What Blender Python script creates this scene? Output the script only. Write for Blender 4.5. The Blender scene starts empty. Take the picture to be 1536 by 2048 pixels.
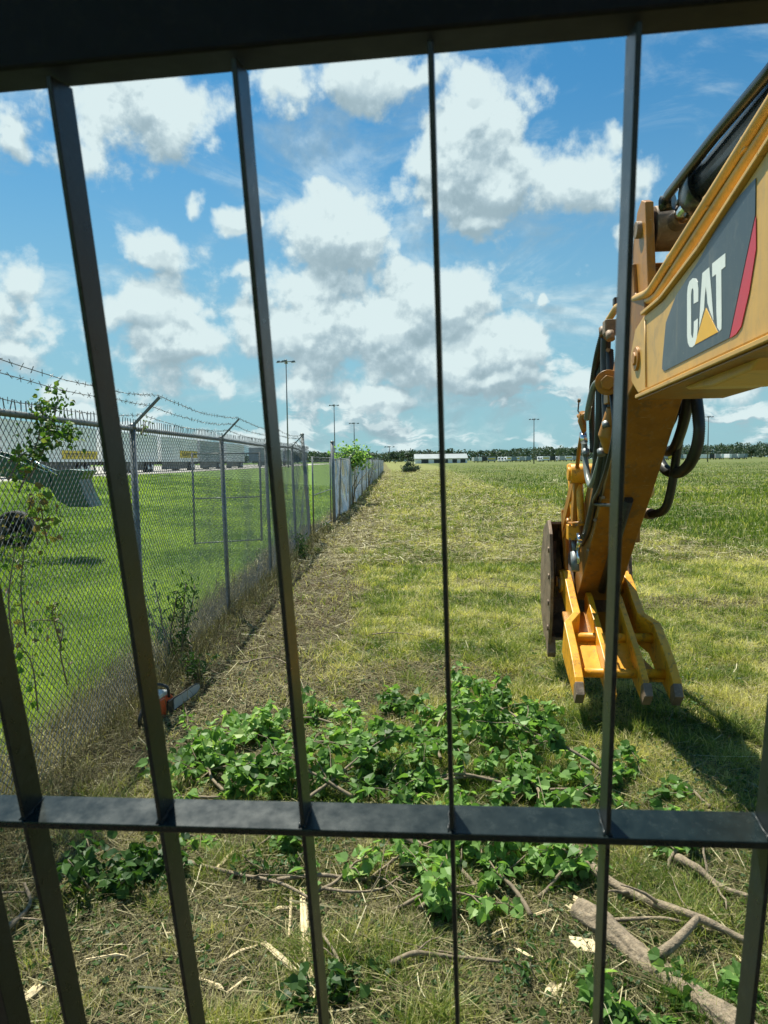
import bpy, bmesh, math, random
import numpy as np
from mathutils import Vector, Matrix

random.seed(7)
rng = np.random.default_rng(11)
R_ = math.radians
scene = bpy.context.scene
COL = scene.collection

# ------------------------------------------------------------------ camera
F = 1420.0                       # focal length in pixels of the 1536x2048 photograph
H = 2.1                          # eye height in the cab
PITCH, ROLL = R_(4.11), R_(0.73)
fw = Vector((0, math.cos(PITCH), -math.sin(PITCH)))
r0 = Vector((1, 0, 0)); u0 = Vector((0, math.sin(PITCH), math.cos(PITCH)))
rt = r0*math.cos(ROLL) - u0*math.sin(ROLL)
up = u0*math.cos(ROLL) + r0*math.sin(ROLL)
EYE = Vector((0, 0, H))
cam = bpy.data.cameras.new('camera'); camo = bpy.data.objects.new('camera', cam); COL.objects.link(camo)
m = Matrix((rt, up, -fw)).transposed().to_4x4(); m.translation = EYE
camo.matrix_world = m
cam.sensor_fit = 'VERTICAL'; cam.sensor_height = 36; cam.lens = F/2048*36
cam.clip_start = 0.05; cam.clip_end = 6000
cam.dof.use_dof = True; cam.dof.focus_distance = 9.0; cam.dof.aperture_fstop = 8.0
scene.camera = camo

def ray(px, py):
    return fw + rt*((px-768)/F) - up*((py-1024)/F)
def cp(x, y, z):                 # camera coordinates (right, down, forward) to world
    return EYE + rt*x - up*y + fw*z
def pz(px, py, depth): return EYE + ray(px, py)*depth
def gnd(px, py, z=0.0):
    d = ray(px, py); return EYE + d*((z-H)/d.z)
def atY(px, py, Y):
    d = ray(px, py); return EYE + d*(Y/d.y)

# ------------------------------------------------------------------ sun, sky
SUN_EL, SUN_AZ = R_(63), R_(-29)          # azimuth from +Y towards +X
sd = Vector((math.sin(SUN_AZ)*math.cos(SUN_EL), math.cos(SUN_AZ)*math.cos(SUN_EL), math.sin(SUN_EL)))
sun = bpy.data.lights.new('sun', 'SUN'); sun.energy = 5.0; sun.angle = R_(0.53); sun.color = (1.0, 0.965, 0.83)
suno = bpy.data.objects.new('sun', sun); COL.objects.link(suno)
suno.rotation_euler = sd.to_track_quat('Z', 'Y').to_euler(); suno.location = (0, 0, 50)
scene.view_settings.view_transform = 'Standard'; scene.view_settings.look = 'None'
scene.view_settings.exposure = 0.76; scene.view_settings.gamma = 1.0
try:
    scene.cycles.use_denoising = True
    scene.cycles.max_bounces = 6; scene.cycles.diffuse_bounces = 3; scene.cycles.transparent_max_bounces = 8
except Exception: pass

class NT:
    """little helper to write node math"""
    def __init__(s, nt): s.nt = nt
    def n(s, t, **k):
        nd = s.nt.nodes.new(t)
        for a, b in k.items(): setattr(nd, a, b)
        return nd
    def set(s, sock, v):
        if hasattr(v, 'is_linked') or hasattr(v, 'links'): s.nt.links.new(v, sock)
        elif v is not None: sock.default_value = v
    def math(s, op, a, b=None, c=None, clamp=False):
        nd = s.n('ShaderNodeMath', operation=op, use_clamp=clamp)
        s.set(nd.inputs[0], a)
        if b is not None: s.set(nd.inputs[1], b)
        if c is not None: s.set(nd.inputs[2], c)
        return nd.outputs[0]
    def vmath(s, op, a, b=None, scale=None):
        nd = s.n('ShaderNodeVectorMath', operation=op)
        s.set(nd.inputs[0], a)
        if b is not None: s.set(nd.inputs[1], b)
        if scale is not None: s.set(nd.inputs['Scale'], scale)
        return nd.outputs[1] if op in ('LENGTH', 'DOT_PRODUCT', 'DISTANCE') else nd.outputs[0]
    def mapr(s, v, a, b, c=0.0, d=1.0, smooth=True):
        nd = s.n('ShaderNodeMapRange', interpolation_type='SMOOTHSTEP' if smooth else 'LINEAR')
        s.set(nd.inputs['Value'], v)
        for k, x in zip(('From Min', 'From Max', 'To Min', 'To Max'), (a, b, c, d)): s.set(nd.inputs[k], x)
        return nd.outputs[0]
    def noise(s, vec, scale, detail=4, rough=0.55, dist=0.0, out=0):
        nd = s.n('ShaderNodeTexNoise')
        if vec is not None: s.set(nd.inputs['Vector'], vec)
        nd.inputs['Scale'].default_value = scale; nd.inputs['Detail'].default_value = detail
        nd.inputs['Roughness'].default_value = rough; nd.inputs['Distortion'].default_value = dist
        return nd.outputs[out]
    def mix(s, f, a, b, mode='MIX'):
        nd = s.n('ShaderNodeMix', data_type='RGBA', blend_type=mode)
        s.set(nd.inputs[0], f)
        s.set(nd.inputs[6], a if not isinstance(a, tuple) else (*a, 1.0)[:4]); s.set(nd.inputs[7], b if not isinstance(b, tuple) else (*b, 1.0)[:4])
        return nd.outputs[2]
    def ramp(s, f, stops):
        nd = s.n('ShaderNodeValToRGB'); s.set(nd.inputs[0], f)
        cr = nd.color_ramp
        while len(cr.elements) < len(stops): cr.elements.new(0.5)
        for e, (p, c) in zip(cr.elements, stops): e.position = p; e.color = (*c, 1.0)
        return nd.outputs[0]

world = bpy.data.worlds.new('World'); scene.world = world; world.use_nodes = True
wt = world.node_tree; wt.nodes.clear()

# cumulus clouds: each (x, y, rx, ry, weight) was read off the photo and is kept as azimuth and elevation
CL = [(300,225,260,135,1.0),(170,300,150,70,.5),(430,300,130,55,.6),(590,190,120,90,.8),(700,160,190,75,.8),(820,150,110,55,.5),
      (20,260,75,65,.55),(20,600,115,110,1),(75,640,70,50,.7),(310,497,100,45,1.15),(270,620,120,75,1),(350,700,160,60,1.1),(420,760,150,50,1),
      (30,710,90,55,.8),(140,780,150,50,.7),(470,430,65,35,1),(600,450,120,60,.9),(700,470,130,95,1.2),(620,560,200,90,1),(700,650,270,100,1.3),(830,600,180,90,1.2),
      (940,610,80,60,1.0),(1000,690,100,70,1.1),(870,720,220,60,1),(480,545,65,35,.7),(540,660,130,80,.9),
      (940,200,60,55,1.0),(960,270,110,100,1.2),(900,360,120,110,1.1),(1010,380,150,85,1.2),(1150,370,150,75,1.1),(1270,350,110,60,1.0),(960,450,130,50,.9),
      (1240,270,70,45,.45),(1200,610,75,75,.6),(1255,490,40,50,.4),(1160,760,70,35,.95),(1000,760,160,40,.8),(600,770,130,50,.9),(1330,780,250,40,.8),
      (760,800,200,35,.7),(1090,600,22,14,.5),(380,410,50,55,.5),(1500,700,200,60,.7),(-250,500,250,140,1.0),(1900,420,280,150,1.0),(900,-500,700,160,.9),(-600,100,300,200,1)]
def azel(px, py):
    d = ray(px, py).normalized(); return math.atan2(d.x, d.y), math.asin(d.z)

g = bpy.data.node_groups.new('cloud_density', 'ShaderNodeTree')
g.interface.new_socket('Dir', in_out='INPUT', socket_type='NodeSocketVector')
g.interface.new_socket('Density', in_out='OUTPUT', socket_type='NodeSocketFloat')
G = NT(g); gi = G.n('NodeGroupInput'); go = G.n('NodeGroupOutput')
dv = gi.outputs[0]
wn = G.vmath('SUBTRACT', G.noise(dv, 9.0, 4, .6, out=1), (0.5, 0.5, 0.5))
dv2 = G.vmath('ADD', dv, G.vmath('SCALE', wn, scale=0.075))
sx = G.n('ShaderNodeSeparateXYZ'); G.set(sx.inputs[0], dv2)
az = G.math('ARCTAN2', sx.outputs[0], sx.outputs[1]); el = G.math('ARCSINE', sx.outputs[2])
cv = G.n('ShaderNodeCombineXYZ'); G.set(cv.inputs[0], az); G.set(cv.inputs[1], el); ae = cv.outputs[0]
field = None
for (cx, cy, rx, ry, w) in CL:
    a, e = azel(cx, cy)
    k = 1.0/(1 + ((cx-768)/F)**2)
    ax, ey = rx/F*k*1.2, ry/F*1.2
    q = G.n('ShaderNodeVectorMath', operation='MULTIPLY_ADD'); G.set(q.inputs[0], ae)
    q.inputs[1].default_value = (1/ax, 1/ey, 0); q.inputs[2].default_value = (-a/ax, -e/ey, 0)
    L = G.vmath('LENGTH', q.outputs[0])
    v = G.math('MULTIPLY_ADD', L, -0.95, 0.50*w + 0.20)
    field = v if field is None else G.math('SMOOTH_MAX', field, v, 0.12)
field = G.math('MAXIMUM', field, -0.9)
# banks low over the horizon, squeezed in elevation
sv = G.vmath('MULTIPLY', ae, (5.5, 26.0, 1.0))
low = G.noise(sv, 1.0, 7, .6, 0.3)
lowm = G.mapr(el, 0.34, 0.02, 0.0, 1.0)
lowf = G.math('MULTIPLY_ADD', low, 3.0, -1.45)
lowf = G.math('MULTIPLY', G.math('ADD', lowf, 0.9), lowm)
lowf = G.math('SUBTRACT', lowf, 0.9)
field = G.math('MAXIMUM', field, lowf)
n1 = G.noise(dv, 13.0, 8, .57, 0.1)
n2 = G.noise(dv, 5.0, 3, .5)
dens = G.math('MULTIPLY_ADD', n1, 2.1, -1.08)
dens = G.math('ADD', dens, G.math('MULTIPLY_ADD', n2, 1.0, -0.5))
dens = G.math('ADD', dens, field)
G.set(go.inputs[0], dens)

W = NT(wt)
tc = W.n('ShaderNodeTexCoord'); dirv = W.vmath('NORMALIZE', tc.outputs['Generated'])
sky = W.n('ShaderNodeTexSky'); sky.sky_type = 'NISHITA'; sky.sun_disc = False
sky.sun_elevation = SUN_EL; sky.sun_rotation = SUN_AZ; sky.air_density = 1.0; sky.dust_density = 0.6; sky.ozone_density = 1.4
gA = W.n('ShaderNodeGroup'); gA.node_tree = g; W.set(gA.inputs[0], dirv)
gB = W.n('ShaderNodeGroup'); gB.node_tree = g
W.set(gB.inputs[0], W.vmath('ADD', dirv, tuple(Vector((sd.x*0.5, sd.y*0.3, 0.9))*0.045)))
sz = W.n('ShaderNodeSeparateXYZ'); W.set(sz.inputs[0], dirv)
above = W.mapr(sz.outputs[2], -0.01, 0.015)
cover = W.math('MULTIPLY', W.mapr(gA.outputs[0], -0.08, 0.30), above)
wisp = W.noise(W.vmath('MULTIPLY', dirv, (5.0, 5.0, 11.0)), 1.0, 8, .62, .6)
wisp = W.math('MULTIPLY', W.mapr(wisp, .46, .72), W.mapr(sz.outputs[2], .62, .12, .30, .85))
cover = W.math('MAXIMUM', W.math('MULTIPLY', cover, 0.97), W.math('MULTIPLY', wisp, above))
thick = W.mapr(W.math('SUBTRACT', gB.outputs[0], W.math('MULTIPLY', gA.outputs[0], 0.72)), -0.30, 0.42)
fine = W.noise(dirv, 22.0, 7, .62, .4)
lit = W.math('SUBTRACT', 1.0, W.math('MULTIPLY', thick, 0.40))
gC = W.n('ShaderNodeGroup'); gC.node_tree = g; W.set(gC.inputs[0], W.vmath('ADD', dirv, tuple(Vector((sd.x*0.6, 0, 0.8))*0.013)))
puff = W.mapr(W.math('SUBTRACT', gC.outputs[0], gA.outputs[0]), -0.22, 0.22)
lit = W.math('ADD', lit, W.math('MULTIPLY_ADD', puff, -0.34, 0.17))
lit = W.math('ADD', lit, W.math('MULTIPLY_ADD', fine, 0.36, -0.17))
ccol = W.ramp(lit, [(0.25, (3.1, 4.15, 4.65)), (0.6, (5.6, 7.1, 7.6)), (1.0, (9.2, 10.6, 10.6))])
# ColorRamp stops are clamped to 1 in some builds: scale afterwards
ccol_n = W.ramp(lit, [(0.3, (.30, .43, .49)), (0.62, (.50, .65, .71)), (0.98, (.82, .975, .985))])
cl = W.vmath('SCALE', ccol_n, scale=10.2)
skyc = W.mix(1.0, sky.outputs[0], (0.36, 1.04, 1.28), 'MULTIPLY')
lowhaze = W.mapr(sz.outputs[2], 0.50, 0.0, 0.0, 0.85)
skyc = W.mix(lowhaze, skyc, (3.9, 6.5, 7.3))
fin = W.mix(cover, skyc, cl)
bg = W.n('ShaderNodeBackground'); W.set(bg.inputs[0], fin); bg.inputs[1].default_value = 0.0515
wo = W.n('ShaderNodeOutputWorld'); wt.links.new(bg.outputs[0], wo.inputs[0])
try: world.cycles.sampling_method = 'MANUAL'; world.cycles.sample_map_resolution = 512
except Exception: pass

# ------------------------------------------------------------------ materials
def mat(name):
    m = bpy.data.materials.new(name); m.use_nodes = True; m.node_tree.nodes.clear()
    return m, NT(m.node_tree)
def finish(T, shader, bump=None):
    o = T.n('ShaderNodeOutputMaterial'); T.nt.links.new(shader, o.inputs[0])
def paint(name, col, rough=.45, metal=0.0, var=.25, scale=6.0, dirt=None, dirt_amt=.35, bump=.0, bscale=60., spec=.5, streak=0.0):
    """painted or plain surface with wear: mottled colour, optional dirt patches, fine bump"""
    m, T = mat(name)
    tc = T.n('ShaderNodeTexCoord'); v = tc.outputs['Object']
    n = T.noise(v, scale, 6, .65)
    c = T.mix(T.mapr(n, .3, .7), tuple(x*(1-var) for x in col), tuple(min(1, x*(1+var*.6)) for x in col))
    if dirt:
        d = T.noise(v, scale*2.3, 8, .7, .4)
        c = T.mix(T.math('MULTIPLY', T.mapr(d, .52, .66), dirt_amt), c, dirt)
    if streak:      # rain-washed dust runs, scratches and stone chips
        sv_ = T.noise(T.vmath('MULTIPLY', v, (26., 26., 1.6)), 1.0, 6, .7); c = T.mix(T.math('MULTIPLY', T.mapr(sv_, .52, .72), streak*.55), c, (.30, .24, .15))
        sp_ = T.noise(v, 95., 3, .7); c = T.mix(T.math('MULTIPLY', T.mapr(sp_, .68, .74), streak), c, (.10, .07, .045))
        sc_ = T.noise(T.vmath('MULTIPLY', v, (6., 60., 90.)), 1.0, 4, .6, .3); c = T.mix(T.math('MULTIPLY', T.mapr(sc_, .66, .72), streak*.6), c, (.62, .50, .30))
    b = T.n('ShaderNodeBsdfPrincipled'); T.set(b.inputs['Base Color'], c)
    T.set(b.inputs['Roughness'], T.math('MULTIPLY_ADD', n, .25, rough-.12)); b.inputs['Metallic'].default_value = metal
    b.inputs['Specular IOR Level'].default_value = spec
    if bump:
        bp = T.n('ShaderNodeBump'); bp.inputs['Strength'].default_value = bump; bp.inputs['Distance'].default_value = .01
        T.set(bp.inputs['Height'], T.noise(v, bscale, 5, .6)); T.nt.links.new(bp.outputs[0], b.inputs['Normal'])
    finish(T, b.outputs[0]); return m
def foliage(name, lo, hi, trans=.45, rough=.5, attr='tint', stops=None, under=0.0):
    """leaf or blade material: colour runs along a per-leaf tint attribute"""
    m, T = mat(name)
    at = T.n('ShaderNodeAttribute'); at.attribute_name = attr
    c = T.ramp(at.outputs['Fac'], stops or [(0., lo), (1., hi)])
    gb = T.n('ShaderNodeNewGeometry'); c = T.mix(T.math('MULTIPLY', gb.outputs['Backfacing'], under), c, T.mix(1.0, c, (1.5, 1.35, 1.9), 'MULTIPLY'))
    b = T.n('ShaderNodeBsdfPrincipled'); T.set(b.inputs['Base Color'], c); b.inputs['Roughness'].default_value = rough
    b.inputs['Specular IOR Level'].default_value = .30
    t = T.n('ShaderNodeBsdfTranslucent'); T.set(t.inputs[0], T.mix(1.0, c, (1.25, 1.35, .55), 'MULTIPLY'))
    mx = T.n('ShaderNodeMixShader'); mx.inputs[0].default_value = trans
    T.nt.links.new(b.outputs[0], mx.inputs[1]); T.nt.links.new(t.outputs[0], mx.inputs[2])
    finish(T, mx.outputs[0]); return m

M = dict(
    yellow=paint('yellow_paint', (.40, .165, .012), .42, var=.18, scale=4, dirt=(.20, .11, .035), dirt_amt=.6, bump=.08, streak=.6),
    shadedyellow=paint('grimy_shaded_paint', (.29, .118, .010), .48, var=.3, scale=4, dirt=(.13, .075, .03), dirt_amt=.75, bump=.1, streak=.6),  # machine yellow darkened so shade is put into the colour, plus grime
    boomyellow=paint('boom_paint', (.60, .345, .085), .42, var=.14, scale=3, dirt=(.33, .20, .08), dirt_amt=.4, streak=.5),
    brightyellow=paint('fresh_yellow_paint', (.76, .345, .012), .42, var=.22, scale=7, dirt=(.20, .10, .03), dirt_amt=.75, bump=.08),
    rust=paint('rusty_steel', (.22, .155, .105), .6, .2, .4, 7, (.36, .28, .20), .6, .25),
    black=paint('black_rubber', (.018, .020, .021), .42, var=.3, scale=9, dirt=(.08, .075, .06), dirt_amt=.35),
    cylblack=paint('black_cylinder_paint', (.012, .016, .018), .22, var=.3, scale=5, dirt=(.05, .05, .045), dirt_amt=.3),
    hose=paint('grey_hose_sleeve', (.17, .19, .17), .35, var=.2, scale=12, dirt=(.30, .27, .2), dirt_amt=.4),
    chrome=paint('chromed_steel', (.75, .76, .76), .16, 1.0, .1, 12),
    guard=paint('black_guard_paint', (.010, .016, .018), .30, var=.3, scale=30, dirt=(.04, .05, .048), dirt_amt=.35, bump=.05, bscale=200, spec=.28),
    crossbar=paint('black_crossbar_paint', (.006, .013, .014), .24, var=.3, scale=30, dirt=(.03, .04, .038), dirt_amt=.3, spec=.28),
    header=paint('dark_header_steel', (.004, .005, .007), .6, var=.4, scale=20, dirt=(.014, .014, .012), dirt_amt=.3, spec=.15),
    decalgrey=paint('decal_charcoal', (.045, .064, .072), .33, var=.12, scale=4, dirt=(.14, .14, .12), dirt_amt=.3, streak=.35),
    decalwhite=paint('decal_white', (.78, .80, .76), .4, var=.05, scale=8),
    decalred=paint('decal_red', (.55, .035, .055), .4, var=.08, scale=8),
    decalyellow=paint('decal_amber', (.82, .43, .02), .4, var=.06, scale=8),
    galv=paint('galvanised_steel', (.21, .23, .235), .5, .35, .3, 14, (.10, .08, .06), .45, .1),
    galvdark=paint('dark_weathered_wire', (.19, .205, .21), .5, .35, .35, 22, (.09, .07, .05), .5),
    galvpale=paint('pale_wire', (.72, .73, .70), .5, .3, .3, 10, (.22, .19, .15), .5),
    bark=paint('grey_brown_bark', (.25, .195, .13), .85, var=.45, scale=30, dirt=(.40, .34, .26), dirt_amt=.5, bump=.8, bscale=90),
    twig=paint('twig_bark', (.20, .155, .10), .8, var=.4, scale=25, dirt=(.32, .27, .19), dirt_amt=.5, bump=.3),
    rawwood=paint('split_raw_wood', (.66, .54, .32), .7, var=.22, scale=22, dirt=(.40, .27, .12), dirt_amt=.5, bump=.4, bscale=120),
    sawred=paint('orange_red_plastic', (.62, .085, .02), .35, var=.12, scale=20, dirt=(.12, .07, .04), dirt_amt=.5),
    sawwhite=paint('pale_grey_plastic', (.55, .57, .54), .4, var=.1, scale=20, dirt=(.16, .13, .1), dirt_amt=.4),
    green=paint('dark_green_paint', (.010, .075, .040), .35, var=.2, scale=3, dirt=(.09, .09, .05), dirt_amt=.4),
    tyre=paint('tyre_rubber', (.020, .021, .022), .8, var=.3, scale=9, dirt=(.09, .08, .06), dirt_amt=.4, bump=.3),
    white=paint('white_trailer_paint', (.90, .92, .92), .45, var=.06, scale=.6, dirt=(.42, .42, .38), dirt_amt=.3),
    greytr=paint('grey_trailer_paint', (.40, .44, .46), .5, var=.12, scale=.6),
    bluetr=paint('blue_grey_trailer_paint', (.20, .27, .32), .5, var=.12, scale=.6),
    darktr=paint('dark_trailer_paint', (.035, .045, .05), .5, var=.12, scale=.6),
    yellowtr=paint('yellow_sign_paint', (.78, .56, .03), .5, var=.08, scale=2),
    ink=paint('dark_lettering', (.03, .03, .028), .5, var=.1, scale=2),
    steelpole=paint('grey_mast_steel', (.17, .19, .19), .5, .3, .15, 1.0),
    roof=paint('pale_metal_roof', (.24, .28, .29), .5, .0, .1, .3),
    asphalt=paint('pale_concrete', (.36, .345, .31), .85, var=.15, scale=.5, dirt=(.2, .19, .17), dirt_amt=.5, bump=.2),
)
M['leaf'] = foliage('tallow_leaf', None, None, .40, .48, stops=[(0, (.045, .105, .022)), (.45, (.12, .24, .05)), (.8, (.23, .39, .11)), (1, (.36, .47, .15))], under=.8)
M['vine'] = foliage('vine_leaf', None, None, .4, .5, stops=[(0, (.03, .07, .015)), (.6, (.09, .18, .035)), (.85, (.17, .23, .06)), (1, (.19, .14, .07))])
M['weed'] = foliage('weed_leaf', None, None, .35, .5, stops=[(0, (.02, .055, .015)), (1, (.07, .15, .03))])
M['grass'] = foliage('grass_blades', None, None, .4, .5, stops=[(0, (.055, .105, .014)), (.35, (.14, .20, .034)), (.6, (.27, .30, .075)), (.8, (.46, .42, .17)), (1, (.66, .59, .30))])
M['lawn'] = foliage('lawn_blades', None, None, .4, .5, stops=[(0, (.12, .205, .035)), (1, (.40, .50, .10))])
M['straw'] = foliage('dry_straw', None, None, .12, .7, stops=[(0, (.055, .045, .020)), (.4, (.15, .13, .058)), (.75, (.33, .29, .145)), (1, (.62, .56, .36))])
M['wood'] = foliage('far_tree_leaves', None, None, .2, .6, stops=[(0, (.045, .078, .062)), (1, (.085, .125, .085))])

# ------------------------------------------------------------------ mesh helpers
def tagp(o, label=None, cat=None, group=None, kind=None):
    if label: o['label'] = label
    if cat: o['category'] = cat
    if group: o['group'] = group
    if kind: o['kind'] = kind
    return o
def empty(name, loc, label, cat, group=None):
    o = bpy.data.objects.new(name, None); o.empty_display_size = .2; COL.objects.link(o); o.location = loc
    return tagp(o, label, cat, group)
def attach(o, parent):
    """parent without moving: every builder works in world coordinates"""
    if parent is None: return o
    o.parent = parent
    o.matrix_parent_inverse = Matrix.Translation(-WPOS.get(parent.name, Vector((0, 0, 0))))
    WPOS[o.name] = Vector((0, 0, 0))
    return o
WPOS = {}
class MB:
    def __init__(s): s.v = []; s.f = []; s.sm = []; s.mi = []
    def add(s, vs, fs, smooth=False, mi=0):
        b = len(s.v); s.v.extend([tuple(x) for x in vs])
        for f in fs: s.f.append(tuple(b+i for i in f)); s.sm.append(smooth); s.mi.append(mi)
        return s
    def box(s, c, size, X=(1,0,0), Y=(0,1,0), Z=None, mi=0):
        X = Vector(X).normalized(); Y = Vector(Y); Y = (Y - X*Y.dot(X)).normalized(); Z = X.cross(Y)
        c = Vector(c); vs = []
        for k in (-1, 1):
            for j in (-1, 1):
                for i in (-1, 1): vs.append(c + X*(i*size[0]/2) + Y*(j*size[1]/2) + Z*(k*size[2]/2))
        return s.add(vs, [(0,2,3,1),(4,5,7,6),(0,1,5,4),(2,6,7,3),(0,4,6,2),(1,3,7,5)], mi=mi)
    def beam(s, p, q, w, h, side=(1,0,0), mi=0):
        p, q = Vector(p), Vector(q); return s.box((p+q)/2, ((q-p).length, w, h), q-p, side, mi=mi)
    def tube(s, pts, r, seg=8, caps=True, smooth=True, mi=0):
        pts = [Vector(p) for p in pts]; n = len(pts)
        rs = r if isinstance(r, (list, tuple)) else [r]*n
        t0 = (pts[1]-pts[0]).normalized()
        nrm = t0.orthogonal().normalized(); vs = []
        for i, p in enumerate(pts):
            t = (pts[min(i+1, n-1)] - pts[max(i-1, 0)])
            t = t.normalized() if t.length > 1e-9 else t0
            nrm = (nrm - t*nrm.dot(t)); nrm = nrm.normalized() if nrm.length > 1e-6 else t.orthogonal().normalized()
            bi = t.cross(nrm)
            for k in range(seg):
                a = 2*math.pi*k/seg; vs.append(p + (nrm*math.cos(a) + bi*math.sin(a))*rs[i])
        fs = [(i*seg+k, i*seg+(k+1) % seg, (i+1)*seg+(k+1) % seg, (i+1)*seg+k) for i in range(n-1) for k in range(seg)]
        s.add(vs, fs, smooth, mi)
        if caps:
            b = len(s.v) - n*seg
            s.f.append(tuple(b+k for k in reversed(range(seg)))); s.sm.append(False); s.mi.append(mi)
            s.f.append(tuple(b+(n-1)*seg+k for k in range(seg))); s.sm.append(False); s.mi.append(mi)
        return s
    def prism(s, poly, fn, a0, a1, mi=0):
        """poly: list of (b, z); fn(a, b, z) gives the point; extruded from a0 to a1"""
        n = len(poly)
        vs = [fn(a0, b, z) for b, z in poly] + [fn(a1, b, z) for b, z in poly]
        fs = [tuple(range(n)), tuple(reversed(range(n, 2*n)))] + [(i, i+n, (i+1) % n+n, (i+1) % n) for i in range(n)]
        return s.add(vs, fs, mi=mi)
    def build(s, name, material, parent=None, bevel=0, **tags):
        me = bpy.data.meshes.new(name); me.from_pydata(s.v, [], s.f); me.update()
        me.polygons.foreach_set('use_smooth', s.sm)
        mats = material if isinstance(material, (list, tuple)) else [material]
        for x in mats: me.materials.append(x)
        if len(mats) > 1: me.polygons.foreach_set('material_index', s.mi)
        bm = bmesh.new(); bm.from_mesh(me); bmesh.ops.recalc_face_normals(bm, faces=bm.faces); bm.to_mesh(me); bm.free()
        o = bpy.data.objects.new(name, me); COL.objects.link(o); attach(o, parent)
        if bevel:
            bv = o.modifiers.new('bevel', 'BEVEL'); bv.width = bevel; bv.segments = 2; bv.limit_method = 'ANGLE'; bv.angle_limit = R_(35)
        return tagp(o, **tags)
def root(name, loc, label, cat, group=None):
    o = empty(name, loc, label, cat, group); WPOS[o.name] = Vector(loc); return o
def npmesh(name, verts, loops, starts, totals, material, tint=None, smooth=False, parent=None, **tags):
    me = bpy.data.meshes.new(name)
    me.vertices.add(len(verts)); me.vertices.foreach_set('co', np.ascontiguousarray(verts, dtype=np.float32).ravel())
    me.loops.add(len(loops)); me.loops.foreach_set('vertex_index', loops.astype(np.int32))
    me.polygons.add(len(starts)); me.polygons.foreach_set('loop_start', starts.astype(np.int32))
    me.update(calc_edges=True)
    if tint is not None:
        at = me.attributes.new('tint', 'FLOAT', 'POINT'); at.data.foreach_set('value', tint.astype(np.float32))
    me.polygons.foreach_set('use_smooth', np.full(len(starts), smooth))
    me.materials.append(material)
    o = bpy.data.objects.new(name, me); COL.objects.link(o); attach(o, parent)
    return tagp(o, **tags)
def copy_thing(o, delta, label=None, rotz=0):
    """copy a thing with its parts and sub-parts"""
    def rec(src, par):
        c = src.copy(); COL.objects.link(c)
        if par: c.parent = par; c.matrix_parent_inverse = src.matrix_parent_inverse.copy()
        for ch in [x for x in bpy.data.objects if x.parent == src]: rec(ch, c)
        return c
    c = rec(o, None); c.location = Vector(o.location) + Vector(delta); c.rotation_euler.z += rotz
    if label: c['label'] = label
    return c

# smooth value noise for placing things and terrain
def vnoise(x, y, scale, seed=0):
    x = np.asarray(x, float)*scale + seed*17.31; y = np.asarray(y, float)*scale - seed*9.7
    xi, yi = np.floor(x), np.floor(y); fx, fy = x-xi, y-yi
    fx = fx*fx*(3-2*fx); fy = fy*fy*(3-2*fy)
    def h(a, b): return np.modf(np.abs(np.sin(a*127.1 + b*311.7 + seed*7.3)*43758.5453))[0]
    return (h(xi, yi)*(1-fx) + h(xi+1, yi)*fx)*(1-fy) + (h(xi, yi+1)*(1-fx) + h(xi+1, yi+1)*fx)*fy
def fbm(x, y, scale, seed=0, o=3):
    return sum(vnoise(x, y, scale*2**i, seed+i)*0.5**i for i in range(o))/sum(0.5**i for i in range(o))
def sstep(a, b, x):
    t = np.clip((np.asarray(x, float)-a)/(b-a), 0, 1); return t*t*(3-2*t)
def hgt(x, y):
    x = np.asarray(x, float); y = np.asarray(y, float)
    z = 1.2*sstep(3.2, 20, -x)*sstep(0, 14, y+6)
    near = 1-sstep(14, 40, np.hypot(x, y))
    z = z + near*(0.10*(fbm(x, y, .7, 3)-.5) + .05*(fbm(x, y, 3.0, 5)-.5))
    return z

# ------------------------------------------------------------------ terrain
def axis(lim_in, step_in, lim_out, n_out, centre=0.0):
    a = np.arange(0, lim_in, step_in); b = lim_in*(lim_out/lim_in)**(np.linspace(0, 1, n_out))
    p = np.concatenate([a, b]); return np.concatenate([-p[:0:-1], p]) + centre
xs = axis(9, .12, 2600, 46); ys = axis(14, .16, 3200, 46, 9.0)
XX, YY = np.meshgrid(xs, ys); ZZ = hgt(XX, YY)
nv = np.stack([XX.ravel(), YY.ravel(), ZZ.ravel()], 1); nx_, ny_ = len(xs), len(ys)
ii = (np.arange(ny_-1)[:, None]*nx_ + np.arange(nx_-1)[None, :]).ravel()
lp = np.stack([ii, ii+1, ii+1+nx_, ii+nx_], 1).ravel()
def fence_x(y):
    return np.interp(y, [-20, 1, 6.41, 9.87, 13.2, 18.8, 23.9, 150], [-2.35, -2.28, -2.22, -2.17, -2.08, -1.95, -1.68, -.10])
def zone_lawn(x, y):        # mown lawn behind the fence
    return sstep(.25, .75, (fence_x(y) - x) + .25*(fbm(x, y, .9, 21)-.5)) if True else 0
def zone_dirt(x, y):        # strip of bare soil and litter along the fence, and the churned foreground
    d = x - fence_x(y); wob = 1.4*(fbm(x, y, .5, 31)-.5)
    a = sstep(-.95, -.45, d)*(1-sstep(1.3, 2.1, d + wob))
    b = (1-sstep(3.2, 4.8, y + 1.6*(fbm(x, y, .45, 33)-.5)))*sstep(-1.2, -.4, d)*.85
    c = .75*sstep(.60, .70, fbm(x, y, .55, 35))*(1-sstep(8, 16, y))*sstep(-.5, 0, d)
    e = np.exp(-((x+.15)/.75)**2 - ((y-6.3)/.9)**2) + .8*np.exp(-((x-.6)/.5)**2 - ((y-6.9)/.5)**2)
    return np.clip(np.maximum(np.maximum(np.maximum(a*(1-.45*sstep(20, 60, y)), b), c), e*.95), 0, 1)
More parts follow.
